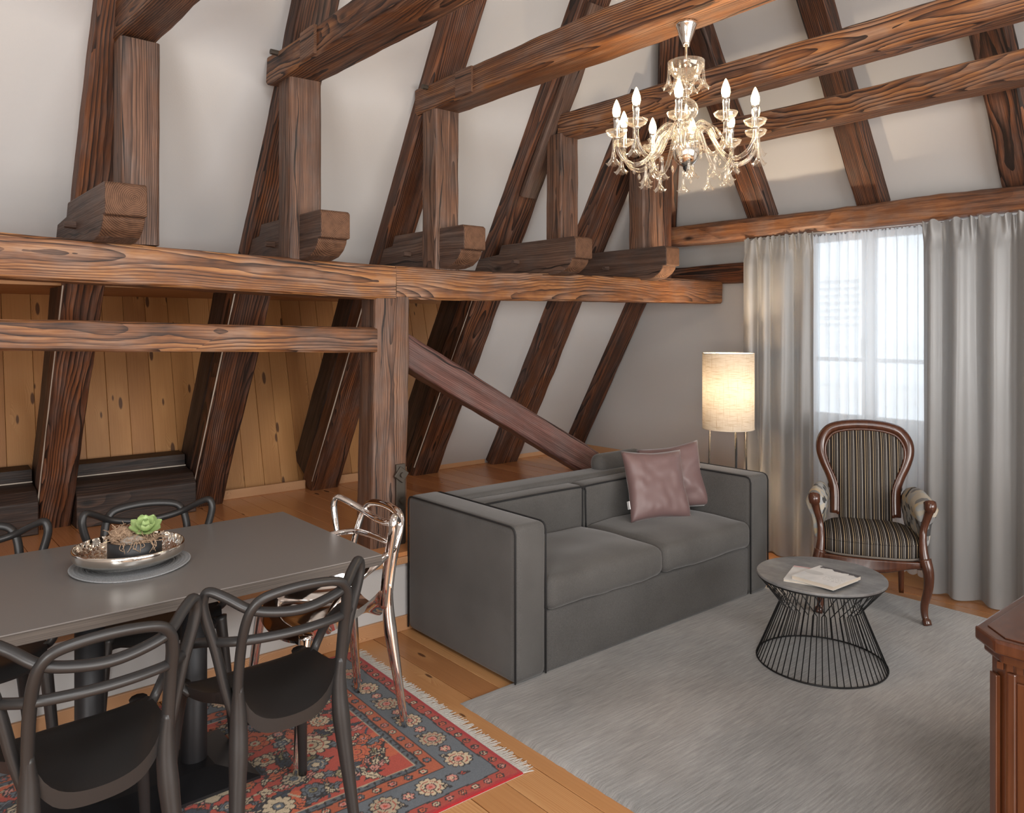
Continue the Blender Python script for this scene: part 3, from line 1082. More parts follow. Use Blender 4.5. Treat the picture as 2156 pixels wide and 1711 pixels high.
# collar beams across the room
CX = [(0.84, 1.0, 2.785, 2.94), (1.55, 1.76, 2.757, 2.90), (2.42, 2.60, 2.757, 2.905), (3.40, 3.55, 2.757, 2.905), (4.2, 4.38, 2.725, 2.862)]
col_lab = ['collar beam at the upper left corner above the leftmost upright post', 'collar beam ending in two bolts over the second upright post',
           'collar beam that carries the chandelier', 'collar beam passing just behind the chandelier crown, upper of the two to its right', 'collar beam nearest the window curtains, lower of the two right of the chandelier']
for i, (a, b, z0, z1) in enumerate(CX):
    y1 = 3.74 if i < 3 else (3.6 if i == 3 else 3.62)
    o = timber('collar_beam', col_lab[i], 'beam', ((a + b) / 2, y1, (z0 + z1) / 2), ((a + b) / 2, -2.38, (z0 + z1) / 2), b - a, z1 - z0, M['wood_collar'], seed=70 + i, rough=0.008, group='collar beams across the room')
    inv = o.matrix_world.inverted()
    if i in (1, 2):
        V, F = tube_data([Vector((a + 0.01, 3.62, z1 - 0.02)), Vector((a - 0.03, 3.62, z1 - 0.02))], 0.014, 8)
        pchild(pyobj('bolt_head', V, F, M['iron']), inv, o)
        pb = timber('patch_board', '', '', (a - 0.001, 3.34, (z0 + z1) / 2), (a - 0.001, 3.20, (z0 + z1) / 2), 0.016, z1 - z0 - 0.012, M['wood_post'], seed=7, rough=0.001, cham=0.002)
        pchild(pb, inv, o)
    if i in (0, 1, 2, 3):
        pg = None
# braces lapped against the 4th rafter
n = Vector((0, -1, -SL)).normalized()
timber('lapped_rafter_piece', 'short doubled piece pegged on the rafter behind the fourth upright post', 'rafter', Vector((3.40, yraf(2.43), 2.43)) + n * 0.022, Vector((3.40, yraf(3.5), 3.5)) + n * 0.022, 0.13, 0.05, M['wood_stub'], up=n, seed=81, rough=0.003)

# gable: wall plate over the curtains, lower gable beam, hip rafters
timber('gable_plate_beam', 'rough rounded beam above the window curtains', 'beam', (4.88, 3.84, 2.252), (4.88, -2.3, 2.252), 0.2, 0.142, M['wood_hewn'], seed=91, rough=0.013, cham=0.035)
timber('gable_rail_beam', 'short dark beam on the gable wall left of the grey curtain', 'beam', (5.13, 4.3, 1.965), (5.13, 3.04, 1.965), 0.12, 0.15, M['wood_rafter'], seed=92, rough=0.007)
hip_lab = ['gable rafter behind the chandelier, foot on the curtain beam', 'gable rafter in the middle of the slope above the sheer curtain', 'gable rafter at the picture edge above the grey curtain']
for i, (a, b) in enumerate(((3.03, 3.22), (2.24, 2.41), (1.40, 1.58))):
    n = Vector((-1, 0, -HS)).normalized()
    d = 0.12
    c0 = Vector((xhr(2.30), (a + b) / 2, 2.30)) - n * d / 2
    c1 = Vector((xhr(3.84), (a + b) / 2, 3.84)) - n * d / 2
    timber('gable_rafter', hip_lab[i], 'rafter', c0, c1, b - a, d, M['wood_rafter'], up=n, seed=101 + i, rough=0.006, group='rafters on the gable slope')
c0 = Vector((xhip(2.3) - 0.1, ywall(2.3) - 0.1, 2.3))
c1 = Vector((xhip(3.8) - 0.1, ywall(3.8) - 0.1, 3.8))
timber('hip_rafter', 'slanting hip rafter in the roof corner behind the chandelier stem', 'rafter', c0, c1, 0.16, 0.15, M['wood_rafter'], up=(-1, -1, 0), seed=111)

# ================================================================== SOFA
SX0, SX1, SY0, SY1 = 2.155, 4.115, 2.545, 3.405
sofa = thing('sofa', 'charcoal grey two-seat fabric sofa with black piping', 'sofa', ((SX0 + SX1) / 2, (SY0 + SY1) / 2, 0.0))
W2, D2 = (SX1 - SX0) / 2, (SY1 - SY0) / 2
AW, AH = 0.185, 0.695


def soft_box(name, x0, x1, y0, y1, z0, z1, r, mat, parent, puff=0.0, seg=4, div=10, wr=0.0, seed=0):
    bm = bmesh.new()
    nx = max(2, int((x1 - x0) / 0.05))
    ny = max(2, int((y1 - y0) / 0.05))
    nz = max(2, int((z1 - z0) / 0.05))
    bm = bm_box(x0, x1, y0, y1, z0, z1, r, seg)
    bmesh.ops.subdivide_edges(bm, edges=[e for e in bm.edges if e.calc_length() > 0.15], cuts=div, use_grid_fill=True)
    cx, cy, cz = (x0 + x1) / 2, (y0 + y1) / 2, (z0 + z1) / 2
    if puff or wr:
        for v in bm.verts:
            u, w, t = (v.co.x - cx) / (x1 - x0) * 2, (v.co.y - cy) / (y1 - y0) * 2, (v.co.z - cz) / (z1 - z0) * 2
            k = puff * max(0.0, (1 - u ** 4)) * max(0.0, (1 - w ** 4))
            v.co.z += k * (1 if t > 0 else -0.25) * min(1, abs(t) * 1.3)
            if abs(w) > 0.93:
                v.co.y += 0.4 * puff * (1 - u * u) * (1 if w > 0 else -1) * (1 - t * t * 0.5)
            if wr:
                q = Vector((v.co.x * 5 + seed, v.co.y * 5, v.co.z * 5))
                v.co += Vector((0, 0, 1)) * mnoise.noise(q) * wr
                if w < -0.8:
                    v.co.y += mnoise.noise(Vector((v.co.x * 22 + seed, 0, v.co.z * 6))) * wr * 0.8
    return bmobj(name, bm, mat, parent, True)


def arm(sx):
    x0, x1 = (-W2, -W2 + AW) if sx < 0 else (W2 - AW, W2)
    a = soft_box('armrest', x0, x1, -D2, D2, 0.012, AH, 0.034, M['sofa'], sofa, 0.0, 5, 6)
    for xx in (x0 + 0.004, x1 - 0.004):
        pts = [(xx, -D2 + 0.006, 0.02), (xx, -D2 + 0.006, AH - 0.04), (xx, -D2 + 0.012, AH - 0.02), (xx, -D2 + 0.022, AH - 0.01), (xx, -D2 + 0.04, AH - 0.005), (xx, D2 - 0.04, AH - 0.005), (xx, D2 - 0.02, AH - 0.01), (xx, D2 - 0.01, AH - 0.022), (xx, D2 - 0.006, AH - 0.04), (xx, D2 - 0.006, 0.02)]
        tube('piping', [Vector(p) for p in pts], 0.0045, M['piping'], a, 6)


arm(-1)
arm(1)
inx = W2 - AW
soft_box('base', -inx + 0.002, inx - 0.002, -D2 + 0.018, D2 - 0.02, 0.012, 0.285, 0.012, M['sofa'], sofa, 0, 2, 6)
soft_box('back', -inx + 0.002, inx - 0.002, D2 - 0.17, D2, 0.2, AH - 0.012, 0.03, M['sofa'], sofa, 0, 4, 8)
for k, (a, b) in enumerate(((-inx + 0.006, -0.03), (-0.024, inx - 0.006))):
    if k == 0:
        a, b = -inx + 0.004, 0.012
    else:
        a, b = 0.016, inx - 0.004
    c = soft_box('seat_cushion', a, b, -D2 - 0.012, D2 - 0.27, 0.29, 0.435, 0.045, M['sofa'], sofa, 0.022, 5, 16, 0.010, k * 3.3)
    yb0, yb1 = D2 - 0.29, D2 - 0.155
    bk = soft_box('back_cushion', a, b, yb0, yb1, 0.40, AH - 0.035, 0.03, M['sofa'], sofa, 0.006, 4, 12, 0.004, k * 7.1)
    z0, z1 = 0.40, AH - 0.035
    y = yb0 + 0.004
    pts = [(a + 0.015, y, z0 + 0.02), (a + 0.012, y, z1 - 0.035), (a + 0.035, y, z1 - 0.008), (b - 0.035, y, z1 - 0.008), (b - 0.012, y, z1 - 0.035), (b - 0.015, y, z0 + 0.02)]
    tube('piping', spline(pts, 6), 0.005, M['piping'], bk, 6)
box('leg_plinth', -W2 + 0.06, W2 - 0.06, -D2 + 0.07, D2 - 0.06, 0.0, 0.02, M['piping'], sofa)


def pillow(name, label, loc, rot, s, seed):
    n = 26
    V, F = [], []
    for side in (1, -1):
        for j in range(n + 1):
            for i in range(n + 1):
                u, w = i / n * 2 - 1, j / n * 2 - 1
                pin = 0.09
                x = u * (1 - pin * (1 - abs(w) ** 1.5)) * (1.0 if abs(u) < 1 else 1)
                z = w * (1 - pin * (1 - abs(u) ** 1.5))
                th = (max(0, 1 - u ** 4) * max(0, 1 - w ** 4)) ** 0.55
                wrk = mnoise.noise(Vector((u * 1.6 + seed, w * 1.6, side))) * 0.09 + mnoise.noise(Vector((u * 4 + seed, w * 4, side))) * 0.035
                ang = math.atan2(w, u)
                edge = max(abs(u), abs(w))
                wrk += 0.10 * math.sin(ang * 17 + seed) * max(0, edge - 0.55) * (1 - edge)
                V.append((x * s, -side * th * s * (0.30 + wrk), z * s))
    N = (n + 1) ** 2
    for side in (0, 1):
        for j in range(n):
            for i in range(n):
                a = side * N + j * (n + 1) + i
                q = (a, a + 1, a + n + 2, a + n + 1)
                F.append(q if side == 0 else q[::-1])
    me = bpy.data.meshes.new(name)
    me.from_pydata(V, [], F)
    bm = bmesh.new()
    bm.from_mesh(me)
    bmesh.ops.remove_doubles(bm, verts=bm.verts, dist=0.0005)
    bpy.data.meshes.remove(me)
    o = bmobj(name, bm, M['pillow'], None, True)
    o.location = loc
    o.rotation_euler = rot
    return tag(o, label, 'cushion', 'mauve satin cushions on the sofa')


p1 = pillow('cushion', 'mauve satin scatter cushion in front, with a small white tag, on the sofa', (3.56, 2.935, 0.635), (math.radians(-20), math.radians(2), math.radians(-18)), 0.205, 1.0)
tg = box('tag', -0.205, -0.2, -0.012, 0.012, -0.13, -0.085, M['white_frame'], p1)
pillow('cushion', 'mauve satin scatter cushion leaning behind the other one, upper corner raised', (3.80, 3.0, 0.64), (math.radians(-14), math.radians(-7), math.radians(-30)), 0.2, 5.0)
pg = soft_box('grey_bolster', -0.21, 0.21, -0.055, 0.055, -0.06, 0.06, 0.05, M['sofa'], None, 0.0, 4, 4)
pg.location = (3.66, 3.33, 0.715)
tag(pg, 'dark grey rolled bolster lying on top of the sofa back', 'cushion')

# ================================================================== DINING TABLE
TX0, TX1, TY0, TY1, TZ = 0.04, 1.435, 2.432, 3.283, 0.74
dt = thing('dining_table', 'grey topped dining table on two black columns', 'table', ((TX0 + TX1) / 2, (TY0 + TY1) / 2, 0))
hx, hy = (TX1 - TX0) / 2, (TY1 - TY0) / 2
box('tabletop', -hx, hx, -hy, hy, TZ - 0.004, TZ, M['laminate'], dt, 0.001, 1)
box('tabletop_edge', -hx + 0.0005, hx - 0.0005, -hy + 0.0005, hy - 0.0005, TZ - 0.036, TZ - 0.0042, M['ply_edge'], dt)
cxm, cym = (TX0 + TX1) / 2, (TY0 + TY1) / 2
for px in (0.572, 0.898):
    lathe('column', [(0.044, 0.03), (0.044, TZ - 0.045), (0.0, TZ - 0.045)], M['base_metal'], dt, 28, (px - cxm, 2.80 - cym, 0))
bx0, bx1, by0, by1 = 0.415 - cxm, 1.055 - cxm, 2.595 - cym, 3.0 - cym
i_ = 0.115
V = [(bx0, by0, 0.002), (bx1, by0, 0.002), (bx1, by1, 0.002), (bx0, by1, 0.002), (bx0, by0, 0.012), (bx1, by0, 0.012), (bx1, by1, 0.012), (bx0, by1, 0.012),
     (bx0 + i_, by0 + i_, 0.042), (bx1 - i_, by0 + i_, 0.042), (bx1 - i_, by1 - i_, 0.042), (bx0 + i_, by1 - i_, 0.042)]
F = [(3, 2, 1, 0), (0, 1, 5, 4), (1, 2, 6, 5), (2, 3, 7, 6), (3, 0, 4, 7), (4, 5, 9, 8), (5, 6, 10, 9), (6, 7, 11, 10), (7, 4, 8, 11), (8, 9, 10, 11)]
o = pyobj('base_plate', V, F, M['base_metal'], dt)
o.location.z = 0.008


# ================================================================== CHAIRS
def masters(name, label, mat, loc, rz, group=None):
    t = thing(name, label, 'chair', loc, rz, group)
    # seat shell
    nu, nv = 20, 18
    top, bot = [], []
    for j in range(nv + 1):
        v = j / nv
        for i in range(nu + 1):
            u = i / nu * 2 - 1
            hw = 0.222 - 0.069 * v ** 1.3 - 0.03 * (1 - v) ** 6
            x = u * hw
            y = (-0.235 + 0.035 * u * u) * (1 - v) + (0.186 - 0.012 * u * u) * v
            z = 0.452 - 0.012 * math.sin(PI * v) * (1 - u * u) + 0.045 * abs(u) ** 3 * (0.4 + 0.6 * v)
            z -= 0.03 * max(0, 1 - v / 0.18) ** 2
            z += 0.06 * abs(u) ** 7 * v ** 4 - 0.004 * v * (1 - u * u)
            z -= 0.010 * v * v * (1 - u * u) - 0.012 * v * v * u * u
            th = 0.012 + 0.034 * max(0, (v - 0.86) / 0.14) * (0.8 + 0.5 * u * u) + 0.02 * max(0, (abs(u) - 0.85) / 0.15)
            top.append((x, y, z))
            bot.append((x * 0.97, y * 0.97 + 0.0, z - th))
    V = top + bot
    N = len(top)
    F = []
    for j in range(nv):
        for i in range(nu):
            a = j * (nu + 1) + i
            F.append((a, a + 1, a + nu + 2, a + nu + 1))
            F.append((N + a + nu + 1, N + a + nu + 2, N + a + 1, N + a))
    ring = [i for i in range(nu + 1)] + [(j) * (nu + 1) + nu for j in range(1, nv + 1)] + [nv * (nu + 1) + i for i in range(nu - 1, -1, -1)] + [j * (nu + 1) for j in range(nv - 1, 0, -1)]
    for k in range(len(ring)):
        a, b = ring[k], ring[(k + 1) % len(ring)]
        F.append((b, a, N + a, N + b))
    s = pyobj('seat', V, F, mat, t, True)
    em = s.modifiers.new('edges', 'EDGE_SPLIT')
    em.split_angle = math.radians(50)
    # legs
    for sx in (-1, 1):
        p = spline([(sx * 0.19, -0.185, 0.455), (sx * 0.2, -0.2, 0.36), (sx * 0.217, -0.222, 0.15), (sx * 0.226, -0.235, 0.0)], 6)
        tube('leg', p, [0.026 - 0.012 * min(1, k / (len(p) - 1)) ** 0.6 for k in range(len(p))], mat, t, 10)
        p = spline([(sx * 0.155, 0.178, 0.56), (sx * 0.152, 0.172, 0.48), (sx * 0.155, 0.18, 0.38), (sx * 0.172, 0.208, 0.16), (sx * 0.185, 0.228, 0.0)], 6)
        rl = [0.0135, 0.022, 0.026, 0.018, 0.0135]
        tube('leg', p, [rl[min(4, k // 6)] + (rl[min(4, k // 6 + 1)] - rl[min(4, k // 6)]) * ((k % 6) / 6) for k in range(len(p))], mat, t, 12)

    def mir(h):
        return [(-x, y, z) for x, y, z in h] + [(x, y, z) for x, y, z in h[::-1][1:]]
    hoop = [(0.152, 0.172, 0.48), (0.155, 0.178, 0.56), (0.155, 0.196, 0.66), (0.151, 0.221, 0.74), (0.137, 0.236, 0.787), (0.1, 0.244, 0.812), (0.0, 0.249, 0.822)]
    tube('back_hoop', spline(mir(hoop), 7), 0.0135, mat, t, 10, flat=1.25)
    ears = [(0.155, 0.150, 0.47), (0.178, 0.143, 0.55), (0.203, 0.142, 0.66), (0.233, 0.142, 0.765), (0.237, 0.144, 0.806), (0.225, 0.154, 0.828), (0.19, 0.182, 0.812), (0.14, 0.222, 0.78), (0.075, 0.235, 0.762), (0.0, 0.24, 0.754)]
    tube('arm_loop', spline(mir(ears), 6), 0.0135, mat, t, 10, flat=1.2)
    low = [(0.192, -0.10, 0.452), (0.222, -0.125, 0.485), (0.245, -0.10, 0.555), (0.25, -0.01, 0.632), (0.228, 0.09, 0.672), (0.162, 0.19, 0.69), (0.085, 0.217, 0.691), (0.0, 0.223, 0.69)]
    tube('lower_loop', spline(mir(low), 6), 0.0125, mat, t, 10, flat=1.15)
    return t


G = 'black plastic chairs around the dining table'
masters('dining_chair', 'black plastic dining chair in front of the table, nearer the red rug corner', M['black_plastic'], (0.95, 2.29, 0.009), PI, G)
masters('dining_chair', 'black plastic dining chair in front of the table, at the lower left picture corner', M['black_plastic'], (0.445, 2.26, 0.009), PI + math.radians(2), G)
masters('dining_chair', 'black plastic dining chair on the far side, directly behind the silver bowl', M['black_plastic'], (0.875, 3.165, 0.009), math.radians(-6), G)
masters('dining_chair', 'black plastic dining chair on the far side, cut off by the left picture edge', M['black_plastic'], (0.29, 3.165, 0.009), math.radians(-3), G)
masters('dining_chair', 'shiny metallic chrome dining chair at the table end beside the sofa', M['chrome'], (1.395, 2.765, 0.009), -PI / 2)

# ================================================================== PERSIAN RUG (pattern drawn into face colours on a fine grid)
RXa, RXb, RYa, RYb = -0.45, 1.79, 2.075, 3.37


def persian():
    step = 0.0045
    nx, ny = int((RXb - RXa) / step), int((RYb - RYa) / step)
    W, H = RXb - RXa, RYb - RYa
    xs = (np.arange(nx + 1) / nx) * W
    ys = (np.arange(ny + 1) / ny) * H
    Xg, Yg = np.meshgrid(xs, ys, indexing='ij')
    rng = np.random.RandomState(4)
    red = np.array([0.38, 0.05, 0.028])
    dred = np.array([0.17, 0.014, 0.012])
    org = np.array([0.46, 0.10, 0.035])
    blue = np.array([0.075, 0.086, 0.1])
    dblue = np.array([0.03, 0.038, 0.055])
    cream = np.array([0.5, 0.4, 0.27])
    pink = np.array([0.48, 0.2, 0.16])
    olive = np.array([0.19, 0.16, 0.075])
    black = np.array([0.015, 0.01, 0.01])
    col = np.zeros(Xg.shape + (3,))
    d = np.minimum(np.minimum(Xg, W - Xg), np.minimum(Yg, H - Yg))
    wob = 0.006 * np.sin(Xg * 40) * np.sin(Yg * 33)
    col[:] = red
    n1 = np.sin(Xg * 9 + 1.3 * np.sin(Yg * 7)) * np.sin(Yg * 11 + Xg * 3)
    col[n1 > 0.35] = org * 0.8 + red * 0.2
    dd = d + wob * 0.5

    def band(a, b, c):
        m = (dd >= a) & (dd < b)
        col[m] = c
    band(0.0, 0.018, np.array([0.3, 0.012, 0.015]))
    band(0.018, 0.058, red * 0.8)
    band(0.058, 0.064, black)
    band(0.064, 0.195, blue * 1.25)
    band(0.195, 0.201, black)
    band(0.201, 0.245, org * 0.75)
    band(0.245, 0.252, black)
    band(0.252, 0.272, blue)
    band(0.272, 0.277, cream * 0.7)

    def flower(cx, cy, r, petals, c1, c2, c3, rot=0.0, amp=0.28):
        i0, i1 = np.searchsorted(xs, [cx - r * 1.5, cx + r * 1.5])
        j0, j1 = np.searchsorted(ys, [cy - r * 1.5, cy + r * 1.5])
        if i1 <= i0 or j1 <= j0:
            return
        X, Y = Xg[i0:i1, j0:j1] - cx, Yg[i0:i1, j0:j1] - cy
        rr = np.hypot(X, Y)
        an = np.arctan2(Y, X) + rot
        pet = np.abs(np.cos(an * petals / 2))
        R = r * (1 - amp + amp * pet ** 0.6)
        sub = col[i0:i1, j0:j1]
        sub[rr < R] = black
        sub[rr < R - 0.006] = c1
        vein = (pet < 0.16) & (rr < R - 0.004) & (rr > r * 0.3)
        sub[vein] = black
        sub[(rr < r * 0.62) & (rr > r * 0.56) & (r > 0.03)] = c3 * 0.8
        sub[rr < r * 0.36] = black
        sub[rr < r * 0.30] = c2
        sub[rr < r * 0.12] = c3

    def leaf(cx, cy, L, w, a, c):
        i0, i1 = np.searchsorted(xs, [cx - L, cx + L])
        j0, j1 = np.searchsorted(ys, [cy - L, cy + L])
        if i1 <= i0 or j1 <= j0:
            return
        X, Y = Xg[i0:i1, j0:j1] - cx, Yg[i0:i1, j0:j1] - cy
        u = X * math.cos(a) + Y * math.sin(a)
        v = -X * math.sin(a) + Y * math.cos(a) + 6 * u * u * 0.5
        m = np.abs(u) / (L * 0.5)
        e = w * np.clip(1 - m ** 1.6, 0, 1) * (1 + 0.25 * np.sin(u * 260))
        sub = col[i0:i1, j0:j1]
        ins = (m < 1)
        sub[ins & (np.abs(v) < e)] = black
        sub[ins & (np.abs(v) < e - 0.005)] = c
        sub[ins & (np.abs(v) < 0.0022)] = black

    def vine(p0, p1, c, amp=0.02, fr=25):
        L = math.hypot(p1[0] - p0[0], p1[1] - p0[1])
        ux, uy = (p1[0] - p0[0]) / L, (p1[1] - p0[1]) / L
        u = (Xg - p0[0]) * ux + (Yg - p0[1]) * uy
        v = -(Xg - p0[0]) * uy + (Yg - p0[1]) * ux - amp * np.sin(u * fr)
        m = (u > 0) & (u < L) & (np.abs(v) < 0.0045)
        col[m & (d > 0.28)] = c
    pal = [cream, cream, pink, blue * 1.4, olive, cream * 0.8, org, dblue]

    # field: vines first, then leaves and flowers, mirrored about both axes
    for k in range(9):
        a = (rng.uniform(0.3, W - 0.3), rng.uniform(0.3, H - 0.3))
        b = (a[0] + rng.uniform(-0.8, 0.8), a[1] + rng.uniform(-0.5, 0.5))
        for mx in (0, 1):
            pa = (W - a[0] if mx else a[0], a[1])
            pb = (W - b[0] if mx else b[0], b[1])
            vine(pa, pb, cream * 0.75 if k % 2 else dblue)
    for k in range(360):
        cx, cy = rng.uniform(0.30, W / 2 + 0.03), rng.uniform(0.30, H - 0.30)
        L, w, a, c = rng.uniform(0.04, 0.11), rng.uniform(0.010, 0.024), rng.uniform(0, PI), pal[rng.randint(len(pal))]
        leaf(cx, cy, L, w, a, c)
        leaf(W - cx, cy, L, w, PI - a, c)
    pts = []
    for k in range(400):
        cx, cy = rng.uniform(0.33, W / 2), rng.uniform(0.33, H - 0.33)
        r = rng.choice([0.075, 0.058, 0.045, 0.032, 0.024])
        if all(math.hypot(cx - q[0], cy - q[1]) > (r + q[2]) * 1.05 for q in pts):
            pts.append((cx, cy, r))
    for cx, cy, r in pts:
        ro = rng.uniform(0, 6)
        c1, c2, c3 = pal[rng.randint(len(pal))], pal[rng.randint(len(pal))], [red, org, cream, dblue][rng.randint(4)]
        pn = [8, 6, 10, 12][rng.randint(4)] if r > 0.04 else 6
        flower(cx, cy, r, pn, c1, c2, c3, ro)
        flower(W - cx, cy, r, pn, c1, c2, c3, PI - ro)
    # borders
    def along(off, stepL, fn):
        n = int(W / stepL)
        for i in range(n):
            s = (i + 0.5) / n * W
            if off < s < W - off:
                fn(i, s, off, 0)
                fn(i, s, H - off, 0)
        n = int(H / stepL)
        for i in range(n):
            s = (i + 0.5) / n * H
            if off < s < H - off:
                fn(i, off, s, 1)
                fn(i, W - off, s, 1)

    def b1(i, x, y, v):
        if i % 2 == 0:
            flower(x, y, 0.056, 12, cream * (0.95 if i % 4 else 0.7), pink, red, 0.3)
        else:
            flower(x, y, 0.026, 6, pink, cream, org, 0.0)
            leaf(x + (0.0 if v else 0.05), y + (0.05 if v else 0.0), 0.05, 0.012, 0.8 + (i % 3), red)
            leaf(x - (0.03 if v else 0.04), y - (0.04 if v else 0.03), 0.045, 0.011, 2.2, cream * 0.8)
    along(0.13, 0.085, b1)
    along(0.038, 0.052, lambda i, x, y, v: flower(x, y, 0.017, 6, [cream, pink, org][i % 3], dred, cream, 0))
    along(0.223, 0.06, lambda i, x, y, v: flower(x, y, 0.018, 6, [pink, blue * 1.3, cream][i % 3], red, cream, 0))
    along(0.262, 0.03, lambda i, x, y, v: leaf(x, y, 0.024, 0.005, (i % 2) * 1.2, cream * 0.7))
    col = np.clip(col * 1.5 + 0.006, 0, 1)
    col *= (0.86 + 0.14 * rng.rand(*Xg.shape))[..., None]
    Z = 0.0075 + 0.0012 * np.sin(Xg * 5) * np.sin(Yg * 4) - 0.004 * (d < 0.004)
    verts = np.stack([Xg - W / 2, Yg - H / 2, Z], -1).reshape(-1, 3)
    idx = np.arange((nx + 1) * (ny + 1)).reshape(nx + 1, ny + 1)
    quads = np.stack([idx[:-1, :-1], idx[1:, :-1], idx[1:, 1:], idx[:-1, 1:]], -1).reshape(-1, 4)
    me = bpy.data.meshes.new('pile')
    me.vertices.add(len(verts))
    me.vertices.foreach_set('co', verts.ravel())
    me.loops.add(quads.size)
    me.loops.foreach_set('vertex_index', quads.ravel())
    me.polygons.add(len(quads))
    me.polygons.foreach_set('loop_start', np.arange(0, quads.size, 4))
    me.update(calc_edges=True)
    ca = me.color_attributes.new('Col', 'FLOAT_COLOR', 'POINT')
    rgba = np.ones((len(verts), 4))
    rgba[:, :3] = col.reshape(-1, 3)
    ca.data.foreach_set('color', rgba.ravel())
    me.materials.append(M['persian'])
    t = thing('persian_rug', 'red floral oriental rug with cream fringe under the dining table', 'rug', ((RXa + RXb) / 2, (RYa + RYb) / 2, 0.0), math.radians(-1.6))
    o = bpy.data.objects.new('pile', me)
    link(o, t)
    box('backing', -W / 2 + 0.002, W / 2 - 0.002, -H / 2 + 0.002, H / 2 - 0.002, 0.0006, 0.005, M['fringe'], t)
    parts = []
    n = 300
    for i in range(n):
        y = -H / 2 + H * (i + 0.5) / n + random.uniform(-0.002, 0.002)
        L = random.uniform(0.035, 0.06)
        b = random.uniform(-0.012, 0.012)
        parts.append(tube_data([Vector((W / 2 - 0.004, y, 0.005)), Vector((W / 2 + L * 0.5, y + b * 0.4, 0.004)), Vector((W / 2 + L, y + b, 0.0022))], [0.0022, 0.0019, 0.0012], 4))
    V, F = join(parts)
    f = pyobj('fringe', V, F, M['fringe'], t)
    f['kind'] = 'stuff'
    f['label'] = 'short cream cotton fringe'


persian()

# ================================================================== GREY RUG
gx0, gx1, gy0, gy1 = 1.90, 4.60, 0.80, 2.60
g = thing('grey_rug', 'large plain grey woven rug under the coffee table', 'rug', ((gx0 + gx1) / 2, (gy0 + gy1) / 2, 0.0))
V, F = [], []
nx, ny = 135, 90
for i in range(nx + 1):
    for j in range(ny + 1):
        u, v = i / nx, j / ny
        X = (u - 0.5) * (gx1 - gx0)
        Y = (v - 0.5) * (gy1 - gy0)
        e = min(u, 1 - u) * (gx1 - gx0), min(v, 1 - v) * (gy1 - gy0)
        m = min(e)
        z = 0.0115 * min(1, m / 0.02) ** 0.5 + 0.0004
        if i in (0, nx):
            X += mnoise.noise(Vector((Y * 30, 0, 2))) * 0.004
        if j in (0, ny):
            Y += mnoise.noise(Vector((X * 30, 5, 2))) * 0.004
        V.append((X, Y, z + mnoise.noise(Vector((X * 3, Y * 3, 0))) * 0.0008 * min(1, m / 0.05)))
for i in range(nx):
    for j in range(ny):
        a = i * (ny + 1) + j
        F.append((a, a + ny + 1, a + ny + 2, a + 1))
pyobj('pile', V, F, M['grey_rug'], g, True)

# ================================================================== COFFEE TABLE
ct = thing('coffee_table', 'round black wire coffee table with a grey zinc top', 'table', (3.405, 1.84, 0.013))
Rt, Rw, Zt, Zw = 0.283, 0.178, 0.392, 0.262
lathe('tabletop', [(0.0, Zt + 0.008), (Rt - 0.003, Zt + 0.008), (Rt, Zt + 0.005), (Rt, Zt - 0.002), (Rt - 0.004, Zt - 0.005), (0, Zt - 0.005)], M['zinc'], ct, 72)
o = ct.children[0]
o.data.polygons.foreach_set('use_smooth', [False] * len(o.data.polygons))


def ring(name, r, z, rad, par):
    tube(name, [(r * math.cos(2 * PI * i / 72), r * math.sin(2 * PI * i / 72), z) for i in range(72)], rad, M['black_metal'], par, 6, True)


ring('base_ring', 0.283, 0.004, 0.0038, ct)
ring('top_ring', Rt - 0.006, Zt - 0.008, 0.0035, ct)
nw = 60
for k in range(nw):
    a = 2 * PI * k / nw
    s = 1 if k % 2 else -1
    at = a + s * 2 * PI / nw * 2.0
    pts = [Vector((0.283 * math.cos(a), 0.283 * math.sin(a), 0.004)), Vector((Rw * math.cos(a), Rw * math.sin(a), Zw)), Vector(((Rt - 0.006) * math.cos(at), (Rt - 0.006) * math.sin(at), Zt - 0.008))]
    V, F = tube_data(pts, 0.0024, 5)
    pyobj('wire', V, F, M['black_metal'], ct, True)


